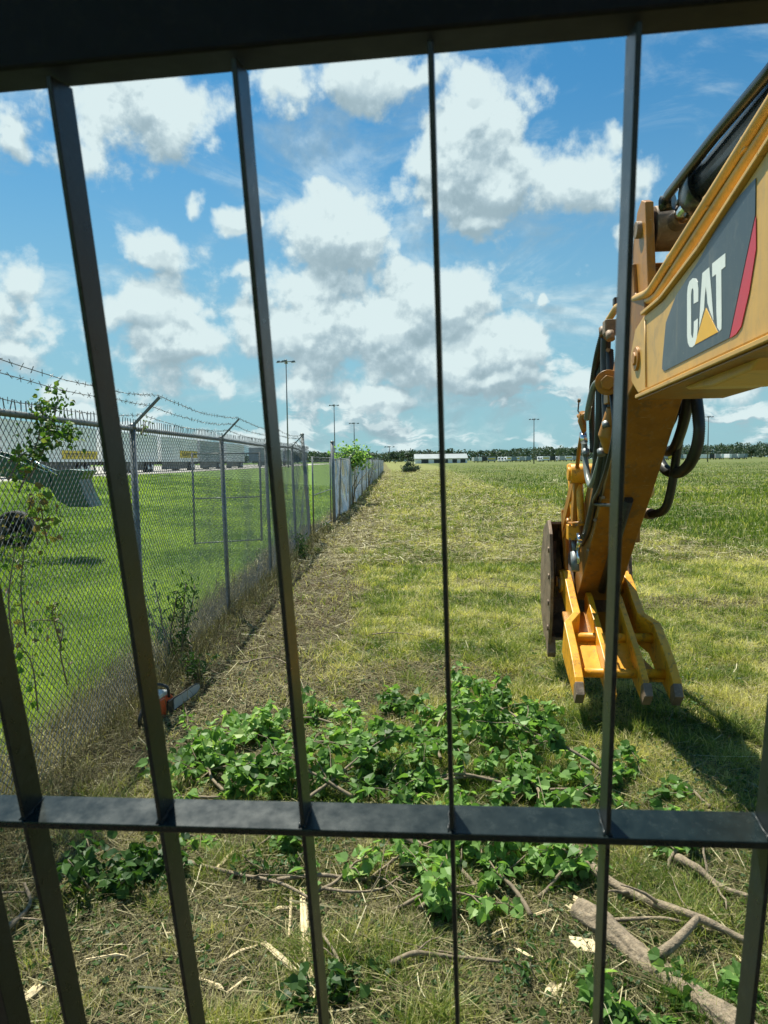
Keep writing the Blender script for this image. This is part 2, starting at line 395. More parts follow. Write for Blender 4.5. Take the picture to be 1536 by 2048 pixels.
def zone_tall(x, y):        # uncut grass to the right of the cleared strip
    return sstep(-.6, .6, (x - np.interp(y, [0, 15, 20, 32, 58, 100, 260, 700], [9, 8.0, 7.4, 7.3, 8.6, 11, 20, 30])) + 2.0*(fbm(x, y, .22, 41)-.5)*np.minimum(1, y/12))
me_t = np.stack([zone_lawn(XX, YY).ravel(), zone_dirt(XX, YY).ravel(), zone_tall(XX, YY).ravel()], 1)
gm, T = mat('ground_soil_and_turf')
geo = T.n('ShaderNodeNewGeometry'); P_ = geo.outputs['Position']
def attr(nm):
    a = T.n('ShaderNodeAttribute'); a.attribute_name = nm; return a.outputs['Fac']
big = T.noise(P_, .35, 5, .6); mid = T.noise(P_, 2.2, 7, .65, .3); fin_ = T.noise(P_, 38, 6, .7, .5)
far_n = T.noise(T.vmath('MULTIPLY', P_, (.12, .03, .1)), 1.0, 5, .6)
strip = T.mix(T.mapr(mid, .38, .62), (.13, .165, .042), (.25, .245, .090))
strip = T.mix(T.math('MULTIPLY', T.mapr(fin_, .45, .65), .5), strip, (.15, .12, .06))
lawn = T.mix(T.mapr(mid, .35, .65), (.10, .17, .035), (.135, .22, .045))
dirt = T.mix(T.mapr(fin_, .35, .65), (.058, .040, .024), (.15, .105, .062))
tall = T.mix(T.mapr(far_n, .35, .62), (.085, .115, .032), (.125, .145, .045))
tall = T.mix(T.math('MULTIPLY', T.mapr(big, .52, .66), .45), tall, (.14, .115, .06))
c = T.mix(attr('tall'), strip, tall); c = T.mix(attr('lawn'), c, lawn); c = T.mix(attr('dirt'), c, dirt)
b = T.n('ShaderNodeBsdfPrincipled'); T.set(b.inputs['Base Color'], c); b.inputs['Roughness'].default_value = .95
b.inputs['Specular IOR Level'].default_value = .15
bp = T.n('ShaderNodeBump'); bp.inputs['Strength'].default_value = .7; bp.inputs['Distance'].default_value = .03
T.set(bp.inputs['Height'], fin_); T.nt.links.new(bp.outputs[0], b.inputs['Normal']); finish(T, b.outputs[0])
ground = npmesh('ground', nv, lp, np.arange(len(ii))*4, None, gm, smooth=True, kind='structure')
for k, nm in enumerate(('lawn', 'dirt', 'tall')):
    a = ground.data.attributes.new(nm, 'FLOAT', 'POINT'); a.data.foreach_set('value', me_t[:, k].astype(np.float32))
def H_(x, y): return float(hgt(x, y))
def onground(px, py):
    p = gnd(px, py)
    for _ in range(3): p = gnd(px, py, H_(p.x, p.y))
    return p

# concrete yard along the trailers, a sheet draped 2 cm over the rise
yd = MB(); ysx = [-20.3, -26, -34, -150]; ysy = [20, 45, 70, 110, 160, 240, 330]
for j in range(len(ysy)):
    for i in range(len(ysx)): yd.v.append((ysx[i], ysy[j], 1.225))
for j in range(len(ysy)-1):
    for i in range(len(ysx)-1):
        q = j*4+i; yd.f.append((q, q+1, q+5, q+4)); yd.sm.append(False); yd.mi.append(0)
yd.build('yard_pavement', M['asphalt'], kind='structure')

# ------------------------------------------------------------------ excavator
TH = R_(6.0); cT, sT = math.cos(TH), math.sin(TH)
def E(a, b, z): return Vector((a*cT + b*sT, -a*sT + b*cT, z))
eL, eF = Vector((cT, -sT, 0)), Vector((sT, cT, 0))
def onE(px, py, a):
    d = ray(px, py); return EYE + d*(a/d.dot(eL))
def bz(px, py, a):
    p = onE(px, py, a); return (p.dot(eF), p.z)
ex = root('excavator', E(.6, 0, 0), 'yellow excavator reaching forward past its barred cab window, bucket and thumb low over mown grass', 'excavator')

boom_out = [(.10, 1.20), (.35, 1.15), (1.0, 1.95), (1.7, 2.42), (2.5, 2.515), (4.33, 2.475), (4.50, 2.56), (4.52, 2.74), (4.42, 2.86), (4.24, 2.90), (3.85, 2.905), (3.26, 2.99), (2.65, 3.125), (2.0, 3.28), (1.5, 3.15), (.8, 2.5), (.05, 1.50)]
mb = MB(); mb.prism(boom_out, E, 1.05, 1.50)
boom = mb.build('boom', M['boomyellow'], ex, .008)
mb = MB()     # bottom plate with lips, standing 2 cm proud of both sides
for (b0, z0), (b1, z1) in zip([(.5, 1.32), (1.0, 1.94), (1.7, 2.405), (2.5, 2.505)], [(1.0, 1.94), (1.7, 2.405), (2.5, 2.505), (4.30, 2.465)]):
    mb.prism([(b0, z0), (b1, z1), (b1, z1-.022), (b0, z0-.022)], E, 1.025, 1.525)
mb.build('bottom_plate', M['boomyellow'], boom, .004)
mb = MB(); mb.prism([(1.75, 2.388), (2.5, 2.478), (4.28, 2.439), (4.28, 2.434), (2.5, 2.472), (1.75, 2.382)], E, 1.04, 1.51); mb.build('belly_shade_sheet', M['shadedyellow'], boom)  # thin sheet added under the boom, shade put into its darker colour
mb = MB()     # top plate
for (b0, z0), (b1, z1) in zip([(2.0, 3.283), (2.65, 3.128), (3.26, 2.993), (3.85, 2.908)], [(2.65, 3.128), (3.26, 2.993), (3.85, 2.908), (4.22, 2.903)]):
    mb.prism([(b0, z0), (b1, z1), (b1, z1+.02), (b0, z0+.02)], E, 1.03, 1.52)
mb.build('top_plate', M['boomyellow'], boom, .004)
mb = MB()     # cast boss and brackets under the boom nose
mb.prism([(2.75, 2.49), (3.75, 2.465), (3.65, 2.43), (3.3, 2.41), (2.9, 2.43)], E, 1.12, 1.43)
mb.build('underside_bracket', M['boomyellow'], boom, .01)
mb = MB()     # weld bead and wear strip by the nose
mb.tube([onE(1292, 775, 1.045), onE(1290, 640, 1.045)], .004, 6)
mb.build('weld_seam', M['boomyellow'], boom)
mb = MB(); mb.tube([E(1.035, 4.36, 2.68), E(1.515, 4.36, 2.68)], .07, 20); mb.tube([E(1.025, 4.36, 2.68), E(1.525, 4.36, 2.68)], .04, 6)
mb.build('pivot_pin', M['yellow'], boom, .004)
# decal, 3 mm film
dec = [(1513,356),(1512,430),(1460,676),(1330,742),(1325.5,738),(1326,722),(1333,645),(1354,590),(1398,523),(1433,458),(1471,402)]
def film(name, poly, a, material, par):
    mb = MB(); mb.prism([bz(x, y, 1.05) for x, y in poly], E, a, a+.0025); return mb.build(name, material, par)
deco = film('decal', dec, 1.0465, M['decalgrey'], boom)
film('red_stripe', [(1513.5,432),(1514,497),(1500,585),(1484,653),(1474,668),(1461.5,676)], 1.0462, M['decalred'], deco)
film('amber_strip', [(1, 1)], 0, M['decalred'], deco) if False else None
def cpx(pts): return [(1050+x/3.16, 400+y/3.16) for x, y in pts]
C_o = [(1102,640),(1103,560),(1098,518),(1086,496),(1066,494),(1046,515),(1035,550),(1031,600),(1031,860),(1036,905),(1047,928),(1063,931),(1080,915),(1092,880),(1098,820),(1100,748),(1074,768),(1073,830),(1069,868),(1062,872),(1057,850),(1056,600),(1060,565),(1067,556),(1072,572),(1073,656)]
A_o = [(1128,462),(1172,424),(1186,590),(1199,762),(1174,700),(1160,648),(1157,600),(1150,548),(1143,612),(1139,690),(1124,745),(1107,812),(1116,640)]
T_o = [(1190,402),(1274,335),(1274,420),(1248,441),(1250,760),(1249,815),(1238,828),(1222,805),(1217,700),(1215,468),(1191,487)]
tri = [(1151,682),(1225,835),(1080,915)]
for nm, po, mt in (('letter', C_o, 'decalwhite'), ('letter', A_o, 'decalwhite'), ('letter', T_o, 'decalwhite'), ('triangle', tri, 'decalyellow')):
    mb = MB(); mb.prism([bz(x, y, 1.05) for x, y in cpx(po)], E, 1.0452, 1.0470 if nm == 'letter' else 1.0475)
    if nm == 'triangle': mb = MB(); mb.prism([bz(x, y, 1.05) for x, y in cpx(po)], E, 1.0446, 1.0470)
    mb.build(nm, M[mt], boom)
# steel lines running along the boom's top edge
for A_, B_ in (([(1205,672),(1216,642),(1233,615),(1251,605),(1270,598),(1292,588),(1302,580),(1417,400),(1536,214),(1640,50)], 1.075), ([(1200,690),(1228,655),(1246,628),(1262,612),(1284,606),(1306,597),(1316,590),(1447,392),(1536,258),(1640,100)], 1.10)):
    mb = MB(); mb.tube([onE(x, y, B_ + (.0 if x > 1280 else .02)) for x, y in A_], .024, 12); mb.build('hydraulic_line', M['boomyellow'], boom)
for (x, y) in ((1345, 512), (1420, 395), (1498, 275)):
    p = onE(x, y, 1.09); mb = MB(); mb.box(p - Vector((0, 0, .02)), (.05, .05, .06), eF, eL); mb.build('line_clamp', M['boomyellow'], boom, .004)

# stick cylinder lying over the boom
cyl = MB(); cyl.tube([E(1.275, 1.2, 3.48), E(1.275, 3.80, 3.475)], .105, 28)
cyl = cyl.build('stick_cylinder', M['cylblack'], ex)
mb = MB(); mb.tube([E(1.275, 3.80, 3.475), E(1.275, 3.86, 3.474), E(1.275, 3.99, 3.473), E(1.275, 4.02, 3.472)], [.128, .128, .118, .06], 28)
for k in range(8):
    a = k*math.pi/4+.2; c0 = Vector((0, 0, 0)); o_ = eL*math.cos(a)*.105 + Vector((0, 0, 1))*math.sin(a)*.105
    mb.tube([E(1.275, 3.99, 3.473)+o_, E(1.275, 4.04, 3.472)+o_], .016, 6)
mb.build('end_cap', M['cylblack'], cyl, .003)
mb = MB(); mb.tube([E(1.275, 4.0, 3.472), E(1.275, 4.53, 3.47)], .055, 24); mb.build('piston_rod', M['chrome'], cyl)
mb = MB(); mb.tube([onE(1700, -58, 1.15), onE(1536, 146, 1.15), onE(1430, 272, 1.15), onE(1338, 388, 1.15), onE(1326, 408, 1.18)], .026, 12); mb.tube([onE(1322, 408, 1.16), onE(1348, 404, 1.22)], .045, 8)
mb.build('oil_tube', M['cylblack'], cyl)

# stick (the arm hanging from the boom nose)
st_out = [(4.34, 3.05), (4.24, 2.78), (4.40, 2.60), (4.75, 2.47), (5.30, 1.955), (6.45, .92), (6.62, .80), (6.82, .80), (6.92, .93), (6.86, 1.08), (6.55, 1.45), (6.0, 1.95), (5.15, 2.72), (4.88, 3.02), (4.72, 3.26), (4.62, 3.30), (4.56, 3.10)]
mb = MB(); mb.prism(st_out, E, 1.075, 1.43)
stick = mb.build('stick', M['shadedyellow'], ex, .010)
for a in (1.10, 1.37):
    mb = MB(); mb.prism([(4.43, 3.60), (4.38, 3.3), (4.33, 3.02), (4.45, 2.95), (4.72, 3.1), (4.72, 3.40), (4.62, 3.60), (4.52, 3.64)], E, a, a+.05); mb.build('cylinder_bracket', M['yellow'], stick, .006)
mb = MB(); mb.tube([E(1.07, 4.53, 3.47), E(1.45, 4.53, 3.47)], .05, 18); mb.tube([E(1.17, 4.53, 3.47), E(1.36, 4.53, 3.47)], .13, 22); mb.build('rod_eye', M['rust'], stick, .004)
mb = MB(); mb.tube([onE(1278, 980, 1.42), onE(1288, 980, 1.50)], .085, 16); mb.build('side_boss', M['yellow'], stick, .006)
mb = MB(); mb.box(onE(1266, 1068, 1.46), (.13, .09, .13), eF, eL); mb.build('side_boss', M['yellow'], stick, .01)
mb = MB()     # edge strip and rear groove plate on the shaded face
mb.tube([E(1.265, 5.45, 1.79), E(1.265, 6.42, .925)], .034, 12); mb.build('rear_pipe', M['black'], stick)
# bucket cylinder in front of the stick
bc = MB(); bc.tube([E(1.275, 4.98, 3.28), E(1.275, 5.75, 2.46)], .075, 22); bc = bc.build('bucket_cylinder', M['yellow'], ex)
mb = MB(); mb.tube([E(1.275, 5.75, 2.46), E(1.275, 6.21, 1.98)], .042, 18); mb.build('piston_rod', M['chrome'], bc)
mb = MB(); mb.tube([E(.95, 6.21, 1.97), E(1.60, 6.21, 1.97)], .085, 22); mb.tube([E(.93, 6.21, 1.97), E(.96, 6.21, 1.97)], .06, 18)
lk = mb.build('bucket_linkage', M['brightyellow'], ex, .006)
mb = MB()
for a in (1.0, 1.52):
    mb.beam(E(a, 6.21, 1.97), E(a, 6.36, 1.42), .035, .11, eL); mb.beam(E(a-.0, 6.24, 1.95), E(a, 7.02, 1.36), .04, .12, eL)
mb.build('link_bar', M['yellow'], lk, .006)

# bucket
bk = MB()
shell = [(6.86, .36), (7.12, .34), (7.34, .52), (7.44, .84), (7.36, 1.16), (7.16, 1.42), (6.92, 1.50)]
for (b0, z0), (b1, z1) in zip(shell[:-1], shell[1:]):
    dx, dz = b1-b0, z1-z0; l = math.hypot(dx, dz); nx, nz = -dz/l*.025, dx/l*.025
    bk.prism([(b0, z0), (b1, z1), (b1+nx, z1+nz), (b0+nx, z0+nz)], E, .86, 1.57)
bucket = bk.build('bucket', M['rust'], ex)
for a in (.845, 1.55):
    mb = MB(); mb.prism([(6.80, .34)] + [(x+.02, z) for x, z in shell[1:]] + [(6.86, 1.52), (6.72, 1.40), (6.62, 1.0), (6.68, .6)], E, a, a+.03); mb.build('side_plate', M['rust'], bucket, .004)
for a in (.845, 1.02, 1.19, 1.36, 1.51):
    mb = MB(); mb.prism([(7.0, .42), (7.02, .35), (6.90, .24), (6.83, .20), (6.80, .25), (6.84, .40)], E, a, a+.075); mb.build('tooth', M['rust'], bucket, .006)
for a in (1.02, 1.50):
    mb = MB(); mb.prism([(6.58, .9), (6.66, .78), (6.9, .8), (7.3, 1.15), (7.2, 1.46), (7.0, 1.5), (6.72, 1.1)], E, a, a+.04); mb.build('hinge_ear', M['rust'], bucket, .005)
mb = MB(); mb.tube([E(.93, 6.75, .93), E(1.60, 6.75, .93)], .055, 18); mb.tube([E(.97, 7.1, 1.36), E(1.57, 7.1, 1.36)], .05, 18)
for a in (.90, .93): mb.tube([E(a, 7.02, 1.30), E(a+.01, 7.02, .75)], .02, 8)
mb.build('bucket_pin', M['rust'], bucket)

# thumb
tu = MB()
top_u = [(6.90, 1.02), (6.72, 1.05), (6.58, 1.0), (6.14, .80), (6.22, .58), (6.66, .80), (6.86, .84)]
low_u = [(6.28, .72), (6.05, .655), (5.80, .55), (5.56, .42), (5.40, .30), (5.30, .12), (5.42, .10), (5.58, .22), (5.85, .30), (6.14, .37), (6.36, .52)]
jog = [(6.14, .80), (6.28, .72), (6.36, .52), (6.22, .58)]
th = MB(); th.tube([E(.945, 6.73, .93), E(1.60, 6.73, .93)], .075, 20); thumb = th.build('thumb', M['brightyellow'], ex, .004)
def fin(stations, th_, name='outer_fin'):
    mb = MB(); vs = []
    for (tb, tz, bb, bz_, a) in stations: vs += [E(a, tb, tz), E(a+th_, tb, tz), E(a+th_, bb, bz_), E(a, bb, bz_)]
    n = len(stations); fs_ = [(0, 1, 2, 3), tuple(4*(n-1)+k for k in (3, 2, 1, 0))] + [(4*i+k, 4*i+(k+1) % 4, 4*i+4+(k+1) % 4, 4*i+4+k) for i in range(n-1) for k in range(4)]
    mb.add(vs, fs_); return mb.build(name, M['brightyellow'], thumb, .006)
for a_u, a_l in ((.965, .880), (1.50, 1.60)):
    fin([(6.92, .96, 6.90, .88, a_u), (6.84, 1.05, 6.84, .82, a_u), (6.68, 1.06, 6.66, .78, a_u), (6.52, .99, 6.48, .70, a_u), (6.30, .87, 6.33, .60, a_u), (6.12, .79, 6.22, .52, a_u), (6.02, .73, 6.14, .44, a_l), (5.88, .665, 5.98, .38, a_l), (5.74, .60, 5.82, .335, a_l), (5.60, .525, 5.66, .295, a_l), (5.46, .43, 5.53, .255, a_l), (5.37, .32, 5.45, .235, a_l)], .066)
for a in (.942, 1.49):
    mb = MB(); mb.tube([E(a, 6.80, .94), E(a+.095, 6.80, .94)], .108, 24); mb.build('pivot_boss', M['brightyellow'], thumb, .008)
    mb = MB(); mb.tube([E(a-.03, 6.80, .94), E(a, 6.80, .94)], .05, 18); mb.build('pin_head', M['yellow'], thumb, .004)
for a, tip in ((1.13, 0), (1.38, 1)):
    mb = MB(); pr = [(6.52, .84), (6.46, .90), (6.36, .88), (6.20, .80), (6.02, .72), (5.88, .65), (5.74, .59), (5.60, .52), (5.46, .43), (5.37, .32), (5.45, .235), (5.53, .255), (5.66, .295), (5.82, .335), (5.98, .38), (6.45, .52)]
    mb.prism(pr, E, a, a+.05); mb.build('inner_fin', M['brightyellow'], thumb, .006)
mb = MB(); mb.tube([E(.93, 6.02, .60), E(1.61, 6.02, .60)], .04, 14); mb.build('cross_tube', M['brightyellow'], thumb)
mb = MB(); mb.tube([E(.93, 5.66, .405), E(1.61, 5.66, .405)], .038, 14); mb.build('cross_tube', M['brightyellow'], thumb)
for a0, a1 in ((.93, 1.13), (1.18, 1.385)):
    mb = MB(); mb.prism([(6.02, .58), (5.70, .42), (5.71, .39), (6.05, .55)], E, a0+.002, a1-.002); mb.build('web_plate', M['brightyellow'], thumb)
    mb = MB(); mb.prism([(6.48, .72), (6.12, .56), (6.13, .53), (6.50, .69)], E, a0+.002, a1-.002); mb.build('web_plate', M['yellow'], thumb)
mb = MB(); mb.add([E(1.437, 6.0, .52), E(1.437, 5.66, .36), E(1.60, 5.66, .36), E(1.437, 6.0, .50), E(1.437, 5.66, .34), E(1.60, 5.66, .34)], [(0,1,2),(3,5,4),(0,3,4,1),(1,4,5,2),(2,5,3,0)]); mb.build('gusset', M['brightyellow'], thumb)
for a in (.879, 1.3795, 1.599):
    mb = MB(); mb.prism([(5.425, .405), (5.362, .322), (5.445, .228), (5.50, .248), (5.49, .36)], E, a-.002, a+.061); mb.build('worn_tip', M['rust'], thumb, .004)
# thumb cylinder and manifold on the left side of the stick
tc_ = MB(); tc_.tube([onE(1150, 1045, 1.02), onE(1141, 930, 1.02)], .035, 14); tc_.tube([onE(1163, 1050, 1.03), onE(1158, 955, 1.03)], .03, 12)
tc_.box(onE(1146, 1064, 1.0), (.13, .10, .13), eF, eL); tc_ = tc_.build('thumb_cylinder', M['brightyellow'], ex, .005)
mb = MB(); mb.tube([onE(1147, 1080, 1.0), onE(1149, 1104, 1.0)], .020, 12); mb.tube([onE(1149, 1104, 1.0), onE(1151, 1142, 1.0)], .035, 14); mb.build('piston_rod', M['galv'], tc_)
mb = MB()
for p0, p1, r in (((1157, 1068), (1160, 1082), .018), ((1160, 1082), (1156, 1098), .02), ((1156, 1100), (1157, 1128), .012)): mb.tube([onE(*p0, 1.0), onE(*p1, 1.0)], r, 10)
mb.build('hose_fitting', M['chrome'], tc_)
mb = MB(); mb.tube([onE(1139, 1040, 1.0), onE(1130, 1075, 1.0), onE(1136, 1180, 1.02)], .022, 8); mb.beam(onE(1128, 1020, 1.0), onE(1134, 1150, 1.02), .05, .07, eL); mb.build('link_bar', M['yellow'], tc_, .004)

# small hardware on the stick side: bolts, grease fittings, saddle clamps
for x, y, r in ((1140, 1050, .010), (1152, 1050, .010), (1140, 1078, .010), (1152, 1078, .010), (1216, 700, .016), (1222, 850, .018), (1221, 880, .014), (1206, 995, .014), (1190, 1040, .014), (1176, 1100, .012)):
    mb = MB(); mb.tube([onE(x, y, .94 if x < 1160 else 1.055), onE(x, y, .955 if x < 1160 else 1.078)], r, 6); mb.build('bolt', M['rust'], ex)
mb = MB(); mb.tube([onE(1222, 815, 1.05), onE(1218, 870, 1.05), onE(1214, 905, 1.05)], [.03, .075, .02], 14); mb.build('stick_lug', M['yellow'], stick, .004)
for x, y in ((1172, 905), (1203, 905), (1213, 850)):
    mb = MB(); mb.tube([onE(x-1, y-6, 1.02), onE(x, y+6, 1.02)], .028, 12); mb.build('hose_clamp', M['galv'], ex)
mb = MB(); mb.tube([onE(1137, 1048, .99), onE(1136, 1038, .99)], .02, 6); mb.tube([onE(1136, 1046, .99), onE(1158, 1046, .99)], .012, 8); mb.build('hose_fitting', M['yellow'], tc_)
# side cutter bolts on the bucket
for bb, zz_ in ((6.74, 1.25), (6.72, 1.0), (6.74, .75), (6.78, .5)):
    mb = MB(); mb.tube([E(.83, bb, zz_), E(.846, bb, zz_)], .028, 8); mb.build('bolt', M['rust'], bucket)
# hoses
def smooth_path(pts, n=8):
    """Catmull-Rom through points"""
    P = [Vector(p) for p in pts]; P = [P[0]*2-P[1]] + P + [P[-1]*2-P[-2]]; out = []
    for i in range(1, len(P)-2):
        for k in range(n):
            t = k/n; a, b, c, d = P[i-1:i+3]
            out.append(.5*((2*b) + (c-a)*t + (2*a-5*b+4*c-d)*t*t + (3*b-a-3*c+d)*t**3))
    out.append(P[-2]); return out
def hose(pts, r, material, ribs=False, name='hydraulic_hose', parent=None, seg=12):
    path = smooth_path(pts, 10 if not ribs else 14)
    if ribs:
        # resample for ribs every 12 mm
        L = [0]
        for a, b in zip(path[:-1], path[1:]): L.append(L[-1]+(b-a).length)
        n = int(L[-1]/.0075); q = []
        for i in range(n+1):
            s_ = L[-1]*i/n; k = min(np.searchsorted(L, s_, side='right')-1, len(path)-2); f_ = (s_-L[k])/max(1e-9, L[k+1]-L[k]); q.append(path[k].lerp(path[k+1], f_))
        path = q; rr = [r*(1.0 if i % 2 else .86) for i in range(len(path))]
    else: rr = r
    mb = MB(); mb.tube(path, rr, seg); return mb.build(name, M[material], parent or ex)
def hp(pts, a): return [onE(x, y, a + da) for x, y, da in pts]
hose(hp([(1168,866,.0),(1170,910,0),(1175,952,.0),(1182,971,.0),(1191,952,.01),(1204,905,.03),(1212,860,.05),(1214,810,.06),(1209,775,.05),(1196,764,.02),(1186,778,.0),(1178,810,-.02),(1174,838,-.02)], 1.02), .024, 'hose')
hose(hp([(1207,662,0),(1196,705,-.02),(1188,750,-.02),(1184,790,.0),(1184,850,.02),(1186,905,.03)], 1.05), .026, 'black', True)
hose(hp([(1212,676,0),(1211,720,0),(1213,790,.0),(1214,850,.0),(1207,910,.0),(1196,975,.0),(1186,1020,.0),(1175,1062,0),(1163,1085,0)], 1.06), .036, 'black')
hose(hp([(1203,690,0),(1201,760,0),(1200,830,.0),(1196,900,.0),(1190,960,.0)], 1.07), .034, 'black')
hose(hp([(1219,700,.0),(1222,780,.0),(1221,850,.0),(1214,920,0),(1203,990,0)], 1.08), .030, 'black', True)
hose(hp([(1222,780,-.02),(1228,860,-.02),(1215,930,-.03),(1199,978,-.03),(1188,1000,-.02),(1192,1008,.0),(1212,1010,.03),(1235,1012,.05)], 1.05), .014, 'black')
for x, y in ((1207, 664), (1216, 668), (1221, 672)): mb = MB(); mb.tube([onE(x-1, y-9, 1.04), onE(x, y+8, 1.04)], .03, 6); mb.build('hose_fitting', M['rust'], ex)
mb = MB(); mb.box(onE(1222, 655, 1.06), (.10, .10, .10), eF, eL); mb.build('hose_bracket', M['rust'], ex, .01)
mb = MB(); mb.tube([onE(1216, 765, 1.0), onE(1216, 765, 1.10)], .085, 20); mb.tube([onE(1216, 765, .98), onE(1216, 765, 1.0)], .05, 6); mb.box(onE(1223, 790, 1.06), (.14, .08, .12), eF, eL); mb.build('hose_bracket', M['yellow'], ex, .006)
# shut-off valve with lever
v = MB(); v.tube([onE(1168, 862, 1.0), onE(1164, 842, 1.0), onE(1166, 825, 1.0)], [.02, .035, .028], 10); v.tube([onE(1158, 832, 1.0), onE(1172, 830, 1.0)], .02, 8)
v.tube([onE(1164, 866, 1.0), onE(1158, 900, 1.0), onE(1149, 985, 1.0)], .018, 8)
v = v.build('shutoff_valve', M['yellow'], ex)
mb = MB(); mb.tube([onE(1161, 829, .99), onE(1156, 822, .99), onE(1158, 800, .99)], .007, 6); mb.tube([onE(1158, 804, .99), onE(1158.5, 798, .99)], .014, 8); mb.build('lever', M['rust'], v)
mb = MB(); mb.tube([onE(1166, 866, 1.0), onE(1168, 884, 1.0)], .03, 12); mb.build('hose_fitting', M['chrome'], v)
# loops hanging on the far side, under the boom
hose(hp([(1352,786,0),(1342,822,0),(1328,862,0),(1322,888,0),(1332,903,0),(1348,896,0),(1361,866,0),(1372,825,0),(1376,792,0)], 1.53), .036, 'black')
hose(hp([(1392,792,0),(1397,835,0),(1398,865,0),(1392,900,0),(1376,932,0),(1354,946,0),(1330,938,0),(1314,908,0),(1309,880,0),(1322,846,0),(1345,800,0)], 1.56), .040, 'black', True)
hose(hp([(1364,790,0),(1366,835,0),(1358,880,0),(1350,930,0),(1343,975,0),(1334,1010,0),(1322,1024,0),(1300,1028,0),(1272,1023,0)], 1.55), .033, 'black', True)
hose(hp([(1355,786,0),(1350,830,0),(1342,850,0),(1329,880,0)], 1.50), .022, 'black')
mb = MB(); mb.tube([onE(1303, 1028, 1.55), onE(1290, 1026, 1.55)], .045, 12); mb.tube([onE(1268, 1023, 1.52), onE(1303, 1028, 1.55)], .02, 10); mb.build('hose_fitting', M['rust'], ex)
mb = MB(); mb.box(onE(1234, 603, 1.12), (.06, .05, .05), eF, eL); mb.build('work_light', M['black'], ex, .004)

# ------------------------------------------------------------------ window guard (one frame bolted in front of the cab glass)
Rg = Vector((.994, -.021, -.1072)).normalized(); Dg = Vector((.0438, .9661, .2547)).normalized(); Fg = Rg.cross(Dg).normalized()
Q0 = Vector(((880-768)/F*.864, (640-1024)/F*.864, .864)); SP = .22
def GP(i, t, n): v = Q0 + Rg*(SP*i) + Dg*t + Fg*n; return cp(v.x, v.y, v.z)
wR, wD, wF = [(rt*v.x - up*v.y + fw*v.z).normalized() for v in (Rg, Dg, Fg)]
hd = MB()
hd.box(GP(-.2, -.408, .002), (SP*9.2, .22, .075), wR, wD)
guard = hd.build('window_guard', M['header'], ex, .004)
for i in (-4.0, -3, -2, -1, 0, 1, 2, 3):
    mb = MB(); j = i - (.0 if i > -3.5 else -.46)
    mb.box(GP(j, .497, .005), (.0065 if i > -3.5 else .03, 1.582, .050), wR, wD); mb.build('guard_bar', M['guard'], guard, .0012)
mb = MB(); mb.box(GP(-.2, .720, .006), (SP*9.0, .012, .064), wR, wD); mb.build('cross_bar', M['crossbar'], guard, .0015)
for i in (-3, -2, -1, 0, 1, 2):
    mb = MB()
    for sg_ in (-1, 1):
        pts = [GP(i + sg_*.018*(1+.25*math.sin(k*2.1+i)), .7135 - .001*(k % 2), -.022 + .009*k) for k in range(7)]
        mb.tube(pts, [.0014 + .0008*((k*7+i) % 3)/2 for k in range(7)], 6)
    mb.build('weld_bead', M['guard'], guard)
wm, T = mat('clear_window_glass'); t = T.n('ShaderNodeBsdfTransparent'); t.inputs[0].default_value = (1, 1, 1, 1); finish(T, t.outputs[0])
mb = MB(); mb.box(GP(-.2, .50, -.12), (SP*9.0, 1.9, .006), wR, wD); mb.build('windshield', wm, ex)

